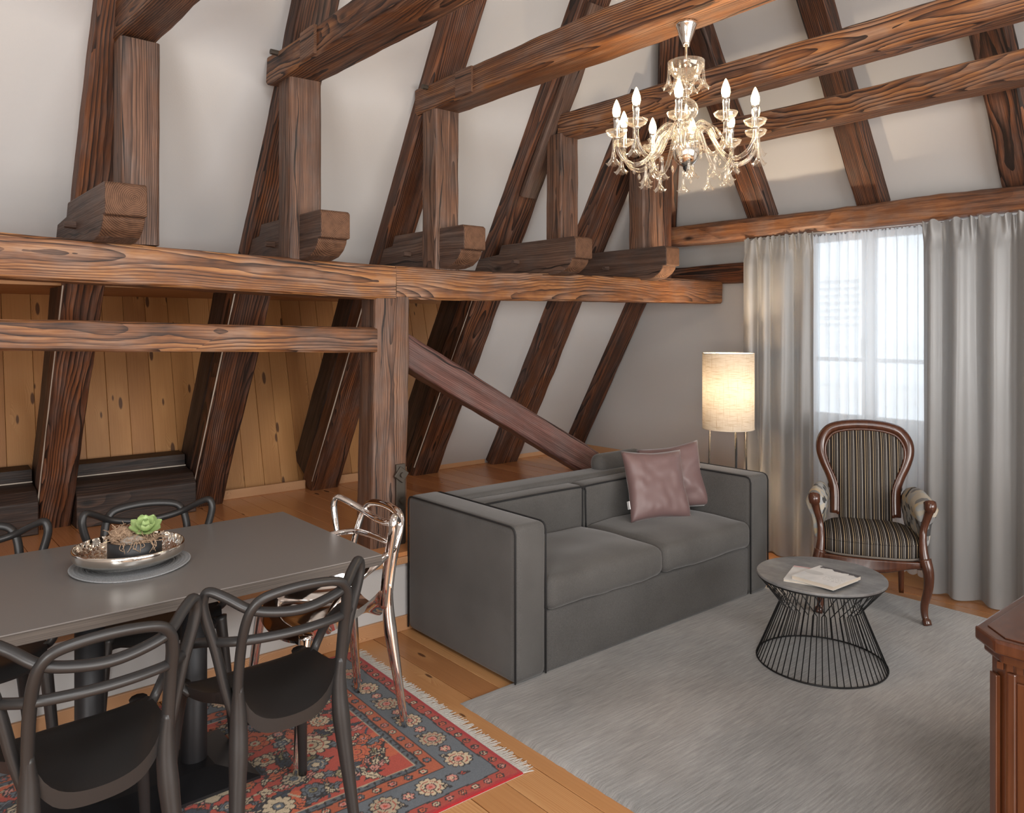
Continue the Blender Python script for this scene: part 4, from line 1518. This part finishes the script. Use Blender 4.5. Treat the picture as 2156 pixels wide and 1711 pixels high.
def cover_mat(name, kind):
    t = NT(name)
    v, _ = t.obj()
    s = t.n('ShaderNodeSeparateXYZ', {0: v})
    n = t.noise(v, 14.0, 4)
    base = t.ramp(n, [(0.35, (0.62, 0.63, 0.63)), (0.65, (0.76, 0.76, 0.75))])
    if kind == 0:
        m = t.math('MULTIPLY', t.math('GREATER_THAN', s.outputs[1], t.math('MULTIPLY_ADD', t.noise(v, 28.0, 3), 0.07, 0.055)), t.math('GREATER_THAN', s.outputs[0], -0.085))
        base = t.mix(m, base, (0.06, 0.055, 0.06))
        sm_ = t.math('LESS_THAN', t.vm('DISTANCE', t.vm('MULTIPLY', v, (1, 1.6, 0)), (-0.06, 0.0, 0)), 0.045)
        base = t.mix(t.math('MULTIPLY', sm_, 0.35), base, (0.3, 0.3, 0.29))
    else:
        m = t.math('GREATER_THAN', s.outputs[1], t.math('MULTIPLY_ADD', t.noise(v, 12.0, 2), 0.06, 0.07))
        base = t.mix(m, base, (0.62, 0.4, 0.4))
    # lines of small grey print
    ln = t.math('LESS_THAN', t.math('FRACT', t.math('MULTIPLY', s.outputs[1], 55.0)), 0.22)
    blk = t.math('MULTIPLY', t.math('GREATER_THAN', t.noise(t.vm('MULTIPLY', v, (160, 30, 0)), 1.0, 1), 0.5), ln)
    ra = t.math('MULTIPLY', t.math('LESS_THAN', t.math('ABSOLUTE', t.math('ADD', s.outputs[0], -0.05 if kind == 0 else 0.0)), 0.045), t.math('LESS_THAN', t.math('ABSOLUTE', t.math('ADD', s.outputs[1], 0.03 if kind == 0 else 0.0)), 0.032))
    base = t.mix(t.math('MULTIPLY', t.math('MULTIPLY', blk, ra), 0.75), base, (0.25, 0.25, 0.25))
    t.set(Base_Color=base, Roughness=0.35)
    return t.m


def book(label, loc, rz, w, h, th, kind, tilt=0.0):
    b = thing('magazine', label, 'magazine', loc, rz, 'magazines on the coffee table')
    b.rotation_euler = (tilt, 0, rz)
    box('pages', -w / 2 + 0.002, w / 2 - 0.002, -h / 2 + 0.002, h / 2 - 0.002, 0.0008, th - 0.0008, M['cream'], b)
    cm = cover_mat('magazine_cover_%d' % kind, kind)
    box('cover', -w / 2, w / 2, -h / 2, h / 2, th - 0.0008, th, cm, b)
    box('cover', -w / 2, w / 2, -h / 2, h / 2, 0, 0.0008, cm, b)


zt = 0.013 + Zt + 0.008
book('pale magazine with a pink corner, partly under the thicker one', (3.325, 1.846, zt), math.radians(-71), 0.19, 0.236, 0.009, 1)
book('thick pale magazine with a dark torn edge lying on top', (3.325, 1.770, zt + 0.0095), math.radians(-92), 0.2, 0.235, 0.017, 0)

# ================================================================== ARMCHAIR  (local: front = -y)
ac = thing('armchair', 'antique mahogany armchair with striped seat and hexagon print arms', 'armchair', (4.33, 2.06, 0.012), math.radians(-60.5))
# seat
bm = bmesh.new()
n = 24
V, F = [], []
for lay, z in ((0, 0.335), (1, 0.40), (2, 0.418), (3, 0.425)):
    pass


def seat_out(k, n=48):
    a = 2 * PI * k / n
    c, s = math.cos(a), math.sin(a)
    e = 5.0
    x = math.copysign(abs(c) ** (2 / e), c)
    y = math.copysign(abs(s) ** (2 / e), s)
    wx = 0.255 if y < 0 else 0.255 - 0.045 * y
    yy = y * 0.235
    if y < 0:
        yy -= 0.025 * (1 - x * x)
    return x * wx, yy


prof = [(0.985, 0.325), (1.0, 0.335), (1.005, 0.39), (0.985, 0.405), (0.9, 0.42), (0.6, 0.437), (0.25, 0.443), (0.0, 0.444)]
V, F = [], []
NN = 48
for s, z in prof:
    for k in range(NN):
        x, y = seat_out(k)
        V.append((x * s, y * s, z))
for j in range(len(prof) - 1):
    for k in range(NN):
        F.append((j * NN + k, j * NN + (k + 1) % NN, (j + 1) * NN + (k + 1) % NN, (j + 1) * NN + k))
F.append(tuple(range(NN))[::-1])
seat = pyobj('seat', V, F, M['stripe'], ac, True)
pp = [Vector((seat_out(k)[0] * 1.006, seat_out(k)[1] * 1.006, 0.398)) for k in range(NN)]
tube('piping', pp, 0.004, M['stripe'], seat, 6, True)
pp = [Vector((seat_out(k)[0] * 1.012, seat_out(k)[1] * 1.012, 0.325)) for k in range(NN)]
tube('braid', pp, 0.006, plain('grey_braid', (0.16, 0.14, 0.12), 0.8), seat, 6, True)
# frame rail: serpentine front, plain sides and back
V, F = [], []
N2 = 40
for i in range(N2 + 1):
    u = i / N2 * 2 - 1
    x = u * 0.245
    y = -0.232 - 0.028 * (1 - u * u)
    zb = 0.262 + 0.02 * abs(u) ** 3 - 0.016 * math.cos(u * PI) * (1 - abs(u) ** 4)
    for (dy, z) in ((-0.012, 0.318), (-0.016, 0.31), (-0.012, zb + 0.02), (-0.018, zb + 0.008), (-0.008, zb), (0.016, zb), (0.016, 0.318)):
        V.append((x, y + dy, z))
for i in range(N2):
    for j in range(7):
        a, b = i * 7 + j, i * 7 + (j + 1) % 7
        F.append((a, b, b + 7, a + 7))
F.append(tuple(range(7)))
F.append(tuple(N2 * 7 + j for j in range(7))[::-1])
pyobj('front_rail', V, F, M['mahogany'], ac, True)
for sx in (-1, 1):
    prism('side_rail', [(-0.22, 0.27), (0.2, 0.27), (0.2, 0.325), (-0.22, 0.325)], sx * 0.232 - 0.013, sx * 0.232 + 0.013, 'x', M['mahogany'], ac, 0.004)
box('back_rail', -0.2, 0.2, 0.205, 0.235, 0.27, 0.33, M['mahogany'], ac, 0.004)
for sx in (-1, 1):
    p = spline([(sx * 0.253, -0.238, 0.335), (sx * 0.268, -0.252, 0.27), (sx * 0.268, -0.25, 0.19), (sx * 0.252, -0.238, 0.10), (sx * 0.252, -0.245, 0.045), (sx * 0.264, -0.262, 0.0)], 6)
    m = len(p) - 1
    tube('leg', p, [0.033 - 0.018 * (k / m) ** 0.8 + (0.007 if k > m - 4 else 0) for k in range(m + 1)], M['mahogany'], ac, 10, flat=0.95)
    p = spline([(sx * 0.19, 0.215, 0.33), (sx * 0.19, 0.225, 0.2), (sx * 0.195, 0.262, 0.0)], 6)
    tube('leg', p, [0.028 - 0.01 * k / (len(p) - 1) for k in range(len(p))], M['mahogany'], ac, 4, flat=1.0, up=(1, 1, 0))
# back
BT = math.radians(11)


def bpt(x, z, off=0.0):
    return Vector((x, 0.215 + (z - 0.42) * math.tan(BT) + off, z))


half = [(0.160, 0.44), (0.160, 0.55), (0.166, 0.61), (0.186, 0.67), (0.215, 0.735), (0.235, 0.805), (0.229, 0.868), (0.192, 0.922), (0.134, 0.946), (0.067, 0.956), (0.0, 0.959)]
out = [(-x, z) for x, z in half] + [(x, z) for x, z in half[::-1][1:]]
path = spline([bpt(x, z) for x, z in out], 6)
tube('back_frame', path, 0.033, M['mahogany'], ac, 12, flat=0.95)
path2 = spline([bpt(x * 0.915, 0.44 + (z - 0.44) * 0.955, -0.026) for x, z in out], 6)
tube('back_moulding', path2, 0.008, M['mahogany'], ac, 8)
# stuffed back: fill between mirrored outline
V, F = [], []
rows = 46
hs = spline([Vector((x * 0.90, 0, 0.44 + (z - 0.44) * 0.955)) for x, z in half], 12)
zs = [0.42 + (0.932 - 0.42) * i / rows for i in range(rows + 1)]


def hw_at(z):
    best = None
    if z <= hs[0].z:
        return hs[0].x
    for a, b in zip(hs, hs[1:]):
        if a.z <= z <= b.z and b.z > a.z:
            t = (z - a.z) / (b.z - a.z)
            return a.x + (b.x - a.x) * t
    return 0.0


NU = 24
for side in (1, -1):
    for z in zs:
        h = max(0.001, hw_at(z))
        for i in range(NU + 1):
            u = i / NU * 2 - 1
            dome = (1 - u ** 4) * min(1, (0.937 - z) / 0.12) ** 0.6
            V.append(bpt(u * h, z, (-0.02 - 0.04 * dome) if side == 1 else 0.018))
N = (rows + 1) * (NU + 1)
for side in (0, 1):
    for j in range(rows):
        for i in range(NU):
            a = side * N + j * (NU + 1) + i
            q = (a, a + 1, a + NU + 2, a + NU + 1)
            F.append(q if side == 0 else q[::-1])
pyobj('back_cushion', V, F, M['stripe'], ac, True)
for sx in (-1, 1):
    V, F = sphere_data((sx * 0.172, 0.258, 0.60), 0.03, 14, 8, 1, 0.7, 1)
    pyobj('scroll', V, F, M['mahogany'], ac, True)
    # padded arm: rounded tall pad that widens to a roll at the front
    V, F = [], []
    ns, nk = 14, 20
    for i in range(ns + 1):
        t_ = i / ns
        y = 0.24 - 0.425 * t_
        ztop = 0.615 + 0.03 * math.sin(PI * min(1, t_ * 1.05)) + 0.012 * t_
        zbot = 0.385
        xc = sx * (0.222 + 0.048 * t_)
        rw = 0.042 + 0.022 * t_
        rcap = 1.0
        if i == ns:
            rcap = 0.75
        for k in range(nk):
            a = 2 * PI * k / nk
            cx_, sz_ = math.cos(a), math.sin(a)
            hgt = (ztop - zbot) / 2
            wv = (0.024 + (rw - 0.024) * max(0, min(1, (sz_ + 0.1) * 1.4)))
            V.append((xc + sx * 0.012 * max(0, sz_) + cx_ * wv * rcap * (1.1 if sz_ > 0 else 1.0), y, (ztop + zbot) / 2 + sz_ * hgt * (1 if sz_ > -0.2 else 1) * (0.97 if i == ns else 1)))
    for i in range(ns):
        for k in range(nk):
            F.append((i * nk + k, i * nk + (k + 1) % nk, (i + 1) * nk + (k + 1) % nk, (i + 1) * nk + k))
    F.append(tuple(range(nk))[::-1])
    F.append(tuple(ns * nk + k for k in range(nk)))
    pad = pyobj('arm_pad', V, F, M['hex'], ac, True)
    p = spline([(sx * 0.256, -0.232, 0.31), (sx * 0.248, -0.215, 0.39), (sx * 0.252, -0.192, 0.47), (sx * 0.272, -0.196, 0.55), (sx * 0.282, -0.208, 0.60), (sx * 0.282, -0.195, 0.622)], 6)
    m = len(p) - 1
    tube('arm_support', p, [0.027 - 0.009 * math.sin(PI * min(1, k / m * 1.25)) + (0.004 if k > m * 0.7 else 0) for k in range(m + 1)], M['mahogany'], ac, 10)

# ================================================================== FLOOR LAMP
lx, ly = 4.44, 3.05
lp = thing('floor_lamp', 'lit floor lamp with a tall linen drum shade on thin black legs', 'lamp', (lx, ly, 0))
V, F = [], []
ns = 56
for k in range(ns):
    a = 2 * PI * k / ns
    for (r, z) in ((0.168, 0.88), (0.168, 1.38), (0.1655, 1.38), (0.1655, 0.88)):
        V.append((r * math.cos(a), r * math.sin(a), z))
for k in range(ns):
    for j in range(4):
        F.append((k * 4 + j, ((k + 1) % ns) * 4 + j, ((k + 1) % ns) * 4 + (j + 1) % 4, k * 4 + (j + 1) % 4))
V2, F2 = [], []
for k in range(ns):
    a = 2 * PI * k / ns
    for z in [0.88 + 0.5 * i / 10 for i in range(11)]:
        V2.append((0.168 * math.cos(a), 0.168 * math.sin(a), z))
for k in range(ns):
    for j in range(10):
        F2.append((k * 11 + j, ((k + 1) % ns) * 11 + j, ((k + 1) % ns) * 11 + j + 1, k * 11 + j + 1))
sh = pyobj('lamp_shade', V2, F2, M['shade'], lp, True)
for z in (0.88, 1.38):
    tube('shade_rim', [(0.168 * math.cos(2 * PI * i / 48), 0.168 * math.sin(2 * PI * i / 48), z) for i in range(48)], 0.003, M['cream'], sh, 6, True)
for a in (100, 235, 335):
    r0, r1 = 0.13, 0.15
    ca, sa = math.cos(math.radians(a)), math.sin(math.radians(a))
    tube('leg', [(r1 * ca, r1 * sa, 0.0), (r0 * ca, r0 * sa, 0.95)], 0.0055, M['black_metal'], lp, 8)
    tube('spoke', [(r0 * ca, r0 * sa, 0.95), (0, 0, 0.98)], 0.003, M['black_metal'], lp, 6)
tube('base_ring', [(0.15 * math.cos(2 * PI * i / 40), 0.15 * math.sin(2 * PI * i / 40), 0.006) for i in range(40)], 0.005, M['black_metal'], lp, 6, True)
ca, sa = math.cos(math.radians(235)), math.sin(math.radians(235))
tube('power_cord', spline([(0.0, 0.0, 0.99), (0.1 * ca, 0.1 * sa, 0.95), (0.125 * ca + 0.012, 0.125 * sa, 0.85), (0.13 * ca + 0.015, 0.13 * sa, 0.76), (0.145 * ca + 0.004, 0.145 * sa, 0.6), (0.15 * ca + 0.01, 0.15 * sa, 0.3), (0.16 * ca, 0.16 * sa, 0.006)], 6), 0.003, M['black_metal'], lp, 6)
V, F = sphere_data((0, 0, 1.06), 0.035, 14, 10)
pyobj('bulb', V, F, emit('lamp_bulb', (1.0, 0.8, 0.55), 2.0), lp, True)
lathe('bulb_socket', [(0.0, 0.97), (0.02, 0.97), (0.02, 1.03), (0.0, 1.03)], M['black_metal'], lp, 14)
pl = bpy.data.lights.new('lamp_light', 'POINT')
pl.energy = 50
pl.color = (1.0, 0.78, 0.54)
pl.shadow_soft_size = 0.05
po = bpy.data.objects.new('lamp_light', pl)
link(po, lp)
po.location = (0, 0, 1.14)


# ================================================================== CURTAINS
def curtain(name, label, y0, y1, xc, z0, z1, folds, amp, mat, seed, head=0.1, taper=0.0, group=None, headmat=None):
    ny, nz = int((y1 - y0) / 0.0055), 56
    V, F = [], []
    rs = random.Random(seed)
    ph = [rs.uniform(0, 6.28) for _ in range(6)]
    for j in range(nz + 1):
        v = (j / nz)
        v = v ** 1.0
        z = z0 + (z1 - z0) * v
        hz = (z1 - z)
        for i in range(ny + 1):
            u = i / ny
            s = u * folds * 2 * PI + 0.9 * math.sin(u * 5.1 + ph[0]) + 0.4 * math.sin(u * 13 + ph[1])
            low = math.sin(s) + 0.2 * math.sin(2 * s + ph[2] + v) + 0.45 * math.sin(s * 0.5 + ph[3] + v * 0.8)
            if hz < head * 1.6:
                g_ = max(0, 1 - hz / (head * 1.6))
            else:
                g_ = 0
            gath = math.sin(u * folds * 2.7 * 2 * PI + ph[4] + 3 * math.sin(u * 31)) + 0.6 * mnoise.noise(Vector((u * folds * 9, z * 14, seed)))
            env = 0.75 + 0.25 * (1 - v)
            x = xc + amp * env * low * (1 - 0.55 * g_) + amp * 0.5 * gath * (g_ * 0.9 + 0.06)
            pinch = math.exp(-((hz - head) / 0.018) ** 2)
            x += pinch * amp * 0.35 + (0.004 * mnoise.noise(Vector((u * 60, z * 30, seed))) if hz < head * 1.8 else 0)
            x += 0.006 * mnoise.noise(Vector((u * 9, z * 1.6, seed)))
            sp = (1 - v) * taper
            y = y0 + (y1 - y0) * (u + (u - 0.5) * sp) + 0.25 * amp * math.cos(s) * env
            zz = z + (0.012 * math.sin(u * folds * 2.7 * 2 * PI + ph[5]) if j == nz else 0) + (0.006 * math.sin(s + 1) if j == 0 else 0)
            V.append((x, y, zz))
    for j in range(nz):
        for i in range(ny):
            a = j * (ny + 1) + i
            F.append((a, a + 1, a + ny + 2, a + ny + 1))
    o = pyobj(name, V, F, mat, None, True)
    return tag(o, label, 'curtain', group)


curtain('curtain', 'narrow grey satin curtain between the floor lamp and the sheer', 2.64, 3.16, 4.80, 0.012, 2.172, 4, 0.026, M['curtain'], 3, group='grey satin curtains')
curtain('curtain', 'wide grey satin curtain at the right picture edge behind the armchair', 0.75, 1.955, 4.80, 0.012, 2.172, 7, 0.030, M['curtain'], 8, group='grey satin curtains')
curtain('sheer_curtain', 'white sheer voile curtain in front of the window', 1.90, 2.74, 4.93, 0.05, 2.17, 13, 0.016, M['sheer'], 5, head=0.06)
tube('curtain_rail', [(4.86, -0.2, 2.178), (4.86, 3.2, 2.178)], 0.008, M['white_frame'], None, 8)
tag(bpy.data.objects['curtain_rail'], 'slim white curtain rail under the gable beam', 'rail')

# ================================================================== CABINET at the lower right
kz = 0.80
cb = thing('sideboard', 'polished reddish wood sideboard with a chamfered corner at the picture edge', 'cabinet', (2.4, 0.5, 0))


def oct_(x0, x1, y0, y1, c):
    return [(x0, y0 + c), (x0, y1 - c), (x0 + c, y1), (x1 - c, y1), (x1, y1 - c), (x1, y0 + c), (x1 - c, y0), (x0 + c, y0)]


def off(q):
    return [(a - 2.4, b - 0.5) for a, b in q]


X0, X1, Y0, Y1 = 2.095, 3.3, 0.30, 0.757
prism('body', off(oct_(X0 + 0.035, X1 - 0.035, Y0 + 0.035, Y1 - 0.035, 0.045)), 0.07, kz - 0.06, 'z', M['cherry'], cb, 0.003)
prism('plinth', off(oct_(X0 + 0.02, X1 - 0.02, Y0 + 0.02, Y1 - 0.02, 0.055)), 0.0, 0.07, 'z', M['mahogany'], cb, 0.004)
prism('cornice', off(oct_(X0 + 0.018, X1 - 0.018, Y0 + 0.018, Y1 - 0.018, 0.057)), kz - 0.06, kz - 0.035, 'z', M['mahogany'], cb, 0.006)
prism('top', off(oct_(X0, X1, Y0, Y1, 0.066)), kz - 0.035, kz, 'z', M['mahogany'], cb, 0.008, 3)
prism('top_field', off(oct_(X0 + 0.024, X1 - 0.024, Y0 + 0.024, Y1 - 0.024, 0.058)), kz, kz + 0.003, 'z', M['mahogany'], cb, 0.002)
for i in range(16):
    yy = Y0 + 0.07 + i * (Y1 - Y0 - 0.14) / 15
    box('dentil', X0 + 0.028 - 2.4, X0 + 0.036 - 2.4, yy - 0.007 - 0.5, yy + 0.007 - 0.5, kz - 0.078, kz - 0.061, M['mahogany'], cb)
box('side_panel', X0 + 0.028 - 2.4, X0 + 0.036 - 2.4, Y0 + 0.12 - 0.5, Y1 - 0.105 - 0.5, 0.12, kz - 0.1, M['cherry'], cb, 0.003)
for yy in (Y1 - 0.095, Y0 + 0.1):
    box('stile', X0 + 0.024 - 2.4, X0 + 0.036 - 2.4, yy - 0.01 - 0.5, yy + 0.01 - 0.5, 0.09, kz - 0.08, M['mahogany'], cb, 0.004)
prism('corner_pilaster', [(X0 + 0.045 - 2.4, Y1 - 0.066 - 0.5), (X0 + 0.066 - 2.4, Y1 - 0.045 - 0.5), (X0 + 0.058 - 2.4, Y1 - 0.037 - 0.5), (X0 + 0.037 - 2.4, Y1 - 0.058 - 0.5)], 0.1, kz - 0.1, 'z', M['cherry'], cb, 0.002)

# ================================================================== THINGS ON THE DINING TABLE
mx, my = 0.712, 2.868
pm = thing('placemat', 'round woven grey placemat under the silver bowl', 'placemat', (mx, my, TZ + 0.0005))
prof = [(0.0, 0.003)]
for i in range(1, 16):
    r = 0.188 * i / 15
    prof += [(r - 0.006, 0.0034), (r - 0.003, 0.0044), (r, 0.0026)]
prof += [(0.188, 0.0), (0.0, 0.0)]
lathe('woven_disc', prof, M['mat_grey'], pm, 64, wob=lambda r, z, a, j: (r, z + (0.010 * max(0, r / 0.188 - 0.6) * (math.sin(a * 2 + 2.2) + 1)) * (1 if z > 0 else 1)))
bw = thing('silver_bowl', 'shallow hammered silver bowl on the dining table', 'bowl', (mx - 0.005, my + 0.004, TZ + 0.0115))
lathe('outer_shell', [(0.0, 0.0), (0.115, 0.0), (0.14, 0.008), (0.158, 0.022), (0.170, 0.028), (0.174, 0.036), (0.1745, 0.058), (0.1725, 0.0625), (0.1705, 0.062)], M['silver'], bw, 64)
lathe('hammered_inside', [(0.0, 0.006), (0.11, 0.0065), (0.14, 0.012), (0.157, 0.026), (0.167, 0.044), (0.1705, 0.062)], M['hammer'], bw, 64)
ptx, pty, ptz = mx + 0.012, my - 0.0, TZ + 0.0255
pt = thing('succulent_pot', 'low charcoal pot with a green succulent, dry moss and a pebble', 'potted plant', (ptx, pty, ptz))
lathe('pot', [(0.0, 0.0), (0.082, 0.0), (0.085, 0.004), (0.085, 0.064), (0.082, 0.065), (0.080, 0.058), (0.0, 0.054)], M['pot'], pt, 48)
rs = random.Random(3)
# mound of dry moss: a tangle of strands
parts = []
for k in range(420):
    a = rs.uniform(0, 6.28)
    r = 0.076 * math.sqrt(rs.random())
    left = 0.5 + 0.5 * math.cos(a - math.radians(150))
    zc = 0.060 + 0.034 * left * rs.random() + 0.006
    p0 = Vector((r * math.cos(a), r * math.sin(a), zc))
    pts = [p0]
    dv = Vector((rs.uniform(-1, 1), rs.uniform(-1, 1), rs.uniform(-0.3, 0.6)))
    for q in range(4):
        dv = (dv + Vector((rs.uniform(-1, 1), rs.uniform(-1, 1), rs.uniform(-0.7, 0.5)))).normalized()
        pts.append(pts[-1] + dv * 0.009)
    parts.append(tube_data(pts, 0.0011, 4))
for k in range(13):      # strands hanging over the front rim
    a = math.radians(rs.uniform(225, 300))
    p = [Vector((0.07 * math.cos(a), 0.07 * math.sin(a), 0.07)), Vector((0.086 * math.cos(a), 0.086 * math.sin(a), 0.072)), Vector((0.09 * math.cos(a + rs.uniform(-.1, .1)), 0.09 * math.sin(a), 0.060 - rs.uniform(0, 0.008))), Vector((0.088 * math.cos(a + rs.uniform(-.2, .2)), 0.089 * math.sin(a), 0.056 - rs.uniform(0, 0.026)))]
    parts.append(tube_data(spline(p, 3), 0.0012, 4))
V, F = join(parts)
ms = pyobj('dry_moss', V, F, M['moss'], pt)
ms['kind'] = 'stuff'
V, F = sphere_data((-0.02, -0.045, 0.072), 0.03, 18, 10, 1.25, 0.8, 0.5)
pyobj('pebble', V, F, M['stone'], pt, True)
V, F = sphere_data((-0.03, 0.02, 0.078), 0.038, 18, 10, 1.2, 0.9, 0.75)
V = [v + Vector((1, 1, 1)) * mnoise.noise(v * 60) * 0.006 for v in V]
pyobj('moss_clump', V, F, M['moss'], pt, True)
V, F = sphere_data((0.0, 0.0, 0.06), 0.076, 24, 8, 1, 1, 0.12)
pyobj('soil', V, F, M['moss'], pt, True)
sc = Vector((0.034, 0.0, 0.082))
TR = Matrix.Rotation(math.radians(24), 3, Vector((0.97, -0.25, 0.0)))
li = 0
for ringi, (cnt, ln, tl, wd) in enumerate(((8, 0.062, 20, 0.044), (7, 0.054, 42, 0.038), (5, 0.044, 62, 0.031), (3, 0.032, 78, 0.022))):
    for k in range(cnt):
        a = 2 * PI * k / cnt + ringi * 0.4
        V, F = [], []
        nu, nv = 6, 7
        el = math.radians(tl)
        for side in (1, -1):
            for j in range(nv + 1):
                t_ = j / nv
                w = wd * 0.5 * (math.sin(PI * min(1, 0.12 + 0.80 * t_)) ** 0.7) * (1 if t_ < 0.98 else 0.15)
                for i in range(nu + 1):
                    u = i / nu * 2 - 1
                    rr = ln * t_
                    lift = 0.006 * u * u + 0.010 * t_ * t_
                    th = side * 0.0035 * (1 - u * u) * math.sin(PI * min(1, t_ * 0.9 + 0.1))
                    lx_, lz_ = rr * math.cos(el) - (lift + th) * math.sin(el), rr * math.sin(el) + (lift + th) * math.cos(el)
                    V.append(sc + TR @ Vector((lx_ * math.cos(a) - u * w * math.sin(a), lx_ * math.sin(a) + u * w * math.cos(a), lz_ + ringi * 0.002)))
        N = (nu + 1) * (nv + 1)
        for side in (0, 1):
            for j in range(nv):
                for i in range(nu):
                    q = side * N + j * (nu + 1) + i
                    f4 = (q, q + 1, q + nu + 2, q + nu + 1)
                    F.append(f4 if side == 0 else f4[::-1])
        pyobj('succulent_leaf', V, F, M['leaf'], pt, True)

# ================================================================== CHANDELIER
chx, chy = 2.505, 1.915
ch = thing('chandelier', 'lit clear glass chandelier with candle bulbs and flower pendants', 'chandelier', (chx, chy, 2.757))
Z0 = 2.757


def zl(z):
    return z - Z0


lathe('ceiling_canopy', [(0.0, zl(2.757)), (0.043, zl(2.755)), (0.046, zl(2.748)), (0.041, zl(2.740)), (0.036, zl(2.725)), (0.026, zl(2.70)), (0.016, zl(2.675)), (0.013, zl(2.66)), (0.0, zl(2.66))], M['silver'], ch, 28)
tube('stem', [(0, 0, zl(2.665)), (0, 0, zl(2.25))], 0.006, M['silver'], ch, 10)
lathe('upper_dish', [(0.01, zl(2.525)), (0.03, zl(2.53)), (0.055, zl(2.55)), (0.07, zl(2.585)), (0.072, zl(2.60)), (0.0705, zl(2.60)), (0.053, zl(2.553)), (0.028, zl(2.534)), (0.01, zl(2.53))], M['crystal'], ch, 36)
for z, r in ((2.522, 0.013), (2.493, 0.027), (2.462, 0.014), (2.41, 0.047), (2.36, 0.018)):
    V, F = sphere_data((0, 0, zl(z)), r, 24, 14)
    pyobj('glass_ball', V, F, M['crystal'], ch, True)
lathe('spike', [(0.0, zl(2.405)), (0.006, zl(2.38)), (0.014, zl(2.33)), (0.012, zl(2.30)), (0.0, zl(2.29))], M['crystal'], ch, 14)
lathe('hub_bowl', [(0.05, zl(2.272)), (0.052, zl(2.255)), (0.05, zl(2.232)), (0.044, zl(2.212)), (0.03, zl(2.195)), (0.012, zl(2.186)), (0.0, zl(2.184))], M['silver'], ch, 32)
lathe('finial', [(0.013, zl(2.187)), (0.012, zl(2.177)), (0.005, zl(2.168)), (0.006, zl(2.163)), (0.0, zl(2.155))], M['base_metal'], ch, 14)
lathe('hub_collar', [(0.0, zl(2.29)), (0.048, zl(2.286)), (0.051, zl(2.272)), (0.046, zl(2.262))], M['crystal'], ch, 32)


def flower_data(c, L, r):
    V, F = [], []
    prof = [(0.0, 0.0), (0.004, 0.0), (0.0045, -0.25 * L), (0.006, -0.5 * L), (0.010, -0.75 * L), (r * 0.75, -0.93 * L), (r, -1.0 * L)]
    nn = 15
    for k in range(nn):
        a = 2 * PI * k / nn
        for j, (rr, z) in enumerate(prof):
            w = 1 + (0.25 * math.cos(5 * a) if j >= 5 else 0.06 * math.cos(5 * a))
            V.append(Vector((c[0] + rr * w * math.cos(a), c[1] + rr * w * math.sin(a), c[2] + z + (0.006 * math.cos(5 * a) if j == 6 else 0))))
    m = len(prof)
    for k in range(nn):
        for j in range(m - 1):
            F.append((k * m + j, ((k + 1) % nn) * m + j, ((k + 1) % nn) * m + j + 1, k * m + j + 1))
    return V, F


def drop_data(c, L=0.026):
    return sphere_data((c[0], c[1], c[2] - L / 2), L / 2, 10, 8, 0.5, 0.5, 1.0)


NA = 10
R0 = 0.275
for k in range(NA):
    a = 2 * PI * (k + 0.889) / NA
    ca, sa = math.cos(a), math.sin(a)

    def P(r, z, da=0.0):
        return Vector((r * math.cos(a + da), r * math.sin(a + da), zl(z)))
    arm_ = tube('arm', spline([P(0.046, 2.265), P(0.05, 2.305), P(0.068, 2.33), P(0.095, 2.315), P(0.12, 2.265), P(0.155, 2.215), P(0.2, 2.195), P(0.245, 2.215), P(0.272, 2.26), P(R0, 2.30)], 5), 0.0085, M['crystal'], ch, 8)
    c = P(R0, 2.30)
    lathe('drip_cup', [(0.008, 0.0), (0.02, 0.003), (0.036, 0.013), (0.043, 0.028), (0.0425, 0.0285), (0.035, 0.016), (0.02, 0.006), (0.008, 0.004)], M['crystal'], arm_, 24, c)
    lathe('candle_sleeve', [(0.0, -0.004), (0.014, -0.004), (0.014, 0.0), (0.0115, 0.006), (0.0115, 0.06), (0.013, 0.066), (0.014, 0.082), (0.0, 0.084)], M['crystal'] if False else M['silver'], arm_, 14, c)
    lathe('candle_bulb', [(0.0, 0.082), (0.012, 0.083), (0.0165, 0.1), (0.0155, 0.115), (0.010, 0.133), (0.004, 0.147), (0.0, 0.152)], M['bulb'], arm_, 14, c)
    l = bpy.data.lights.new('candle_light', 'POINT')
    l.energy = 2.6
    l.color = (1.0, 0.72, 0.42)
    l.shadow_soft_size = 0.03
    lo = bpy.data.objects.new('candle_light', l)
    link(lo, ch)
    lo.location = c + Vector((0, 0, 0.118))
    V, F = flower_data(c + Vector((0.012 * ca, 0.012 * sa, -0.002)), 0.105, 0.026)
    pyobj('flower_pendant', V, F, M['crystal'], arm_, True)
    c2 = P(0.165, 2.20, 0.16)
    V, F = flower_data(c2, 0.085, 0.024)
    pyobj('flower_pendant', V, F, M['crystal'], arm_, True)
    for rr, zz, da in ((0.205, 2.182, 0.0), (0.13, 2.215, -0.1)):
        V, F = drop_data(P(rr, zz, da))
        pyobj('glass_drop', V, F, M['crystal'], arm_, True)
    # tall hollow leaf arch between arms
    a2 = PI / NA
    tube('glass_scroll', spline([P(0.04, 2.27, a2), P(0.045, 2.33, a2), P(0.075, 2.352, a2), P(0.12, 2.32, a2), P(0.15, 2.27, a2), P(0.165, 2.285, a2)], 5), [0.006] * 26, M['crystal'], ch, 6)
for k in range(6):
    a = 2 * PI * k / 6 + 0.3
    c = Vector((0.068 * math.cos(a), 0.068 * math.sin(a), zl(2.588)))
    V, F = flower_data(c, 0.095, 0.024)
    pyobj('flower_pendant', V, F, M['crystal'], ch, True)
    V, F = drop_data(Vector((0.07 * math.cos(a + 0.5), 0.07 * math.sin(a + 0.5), zl(2.588))))
    pyobj('glass_drop', V, F, M['crystal'], ch, True)
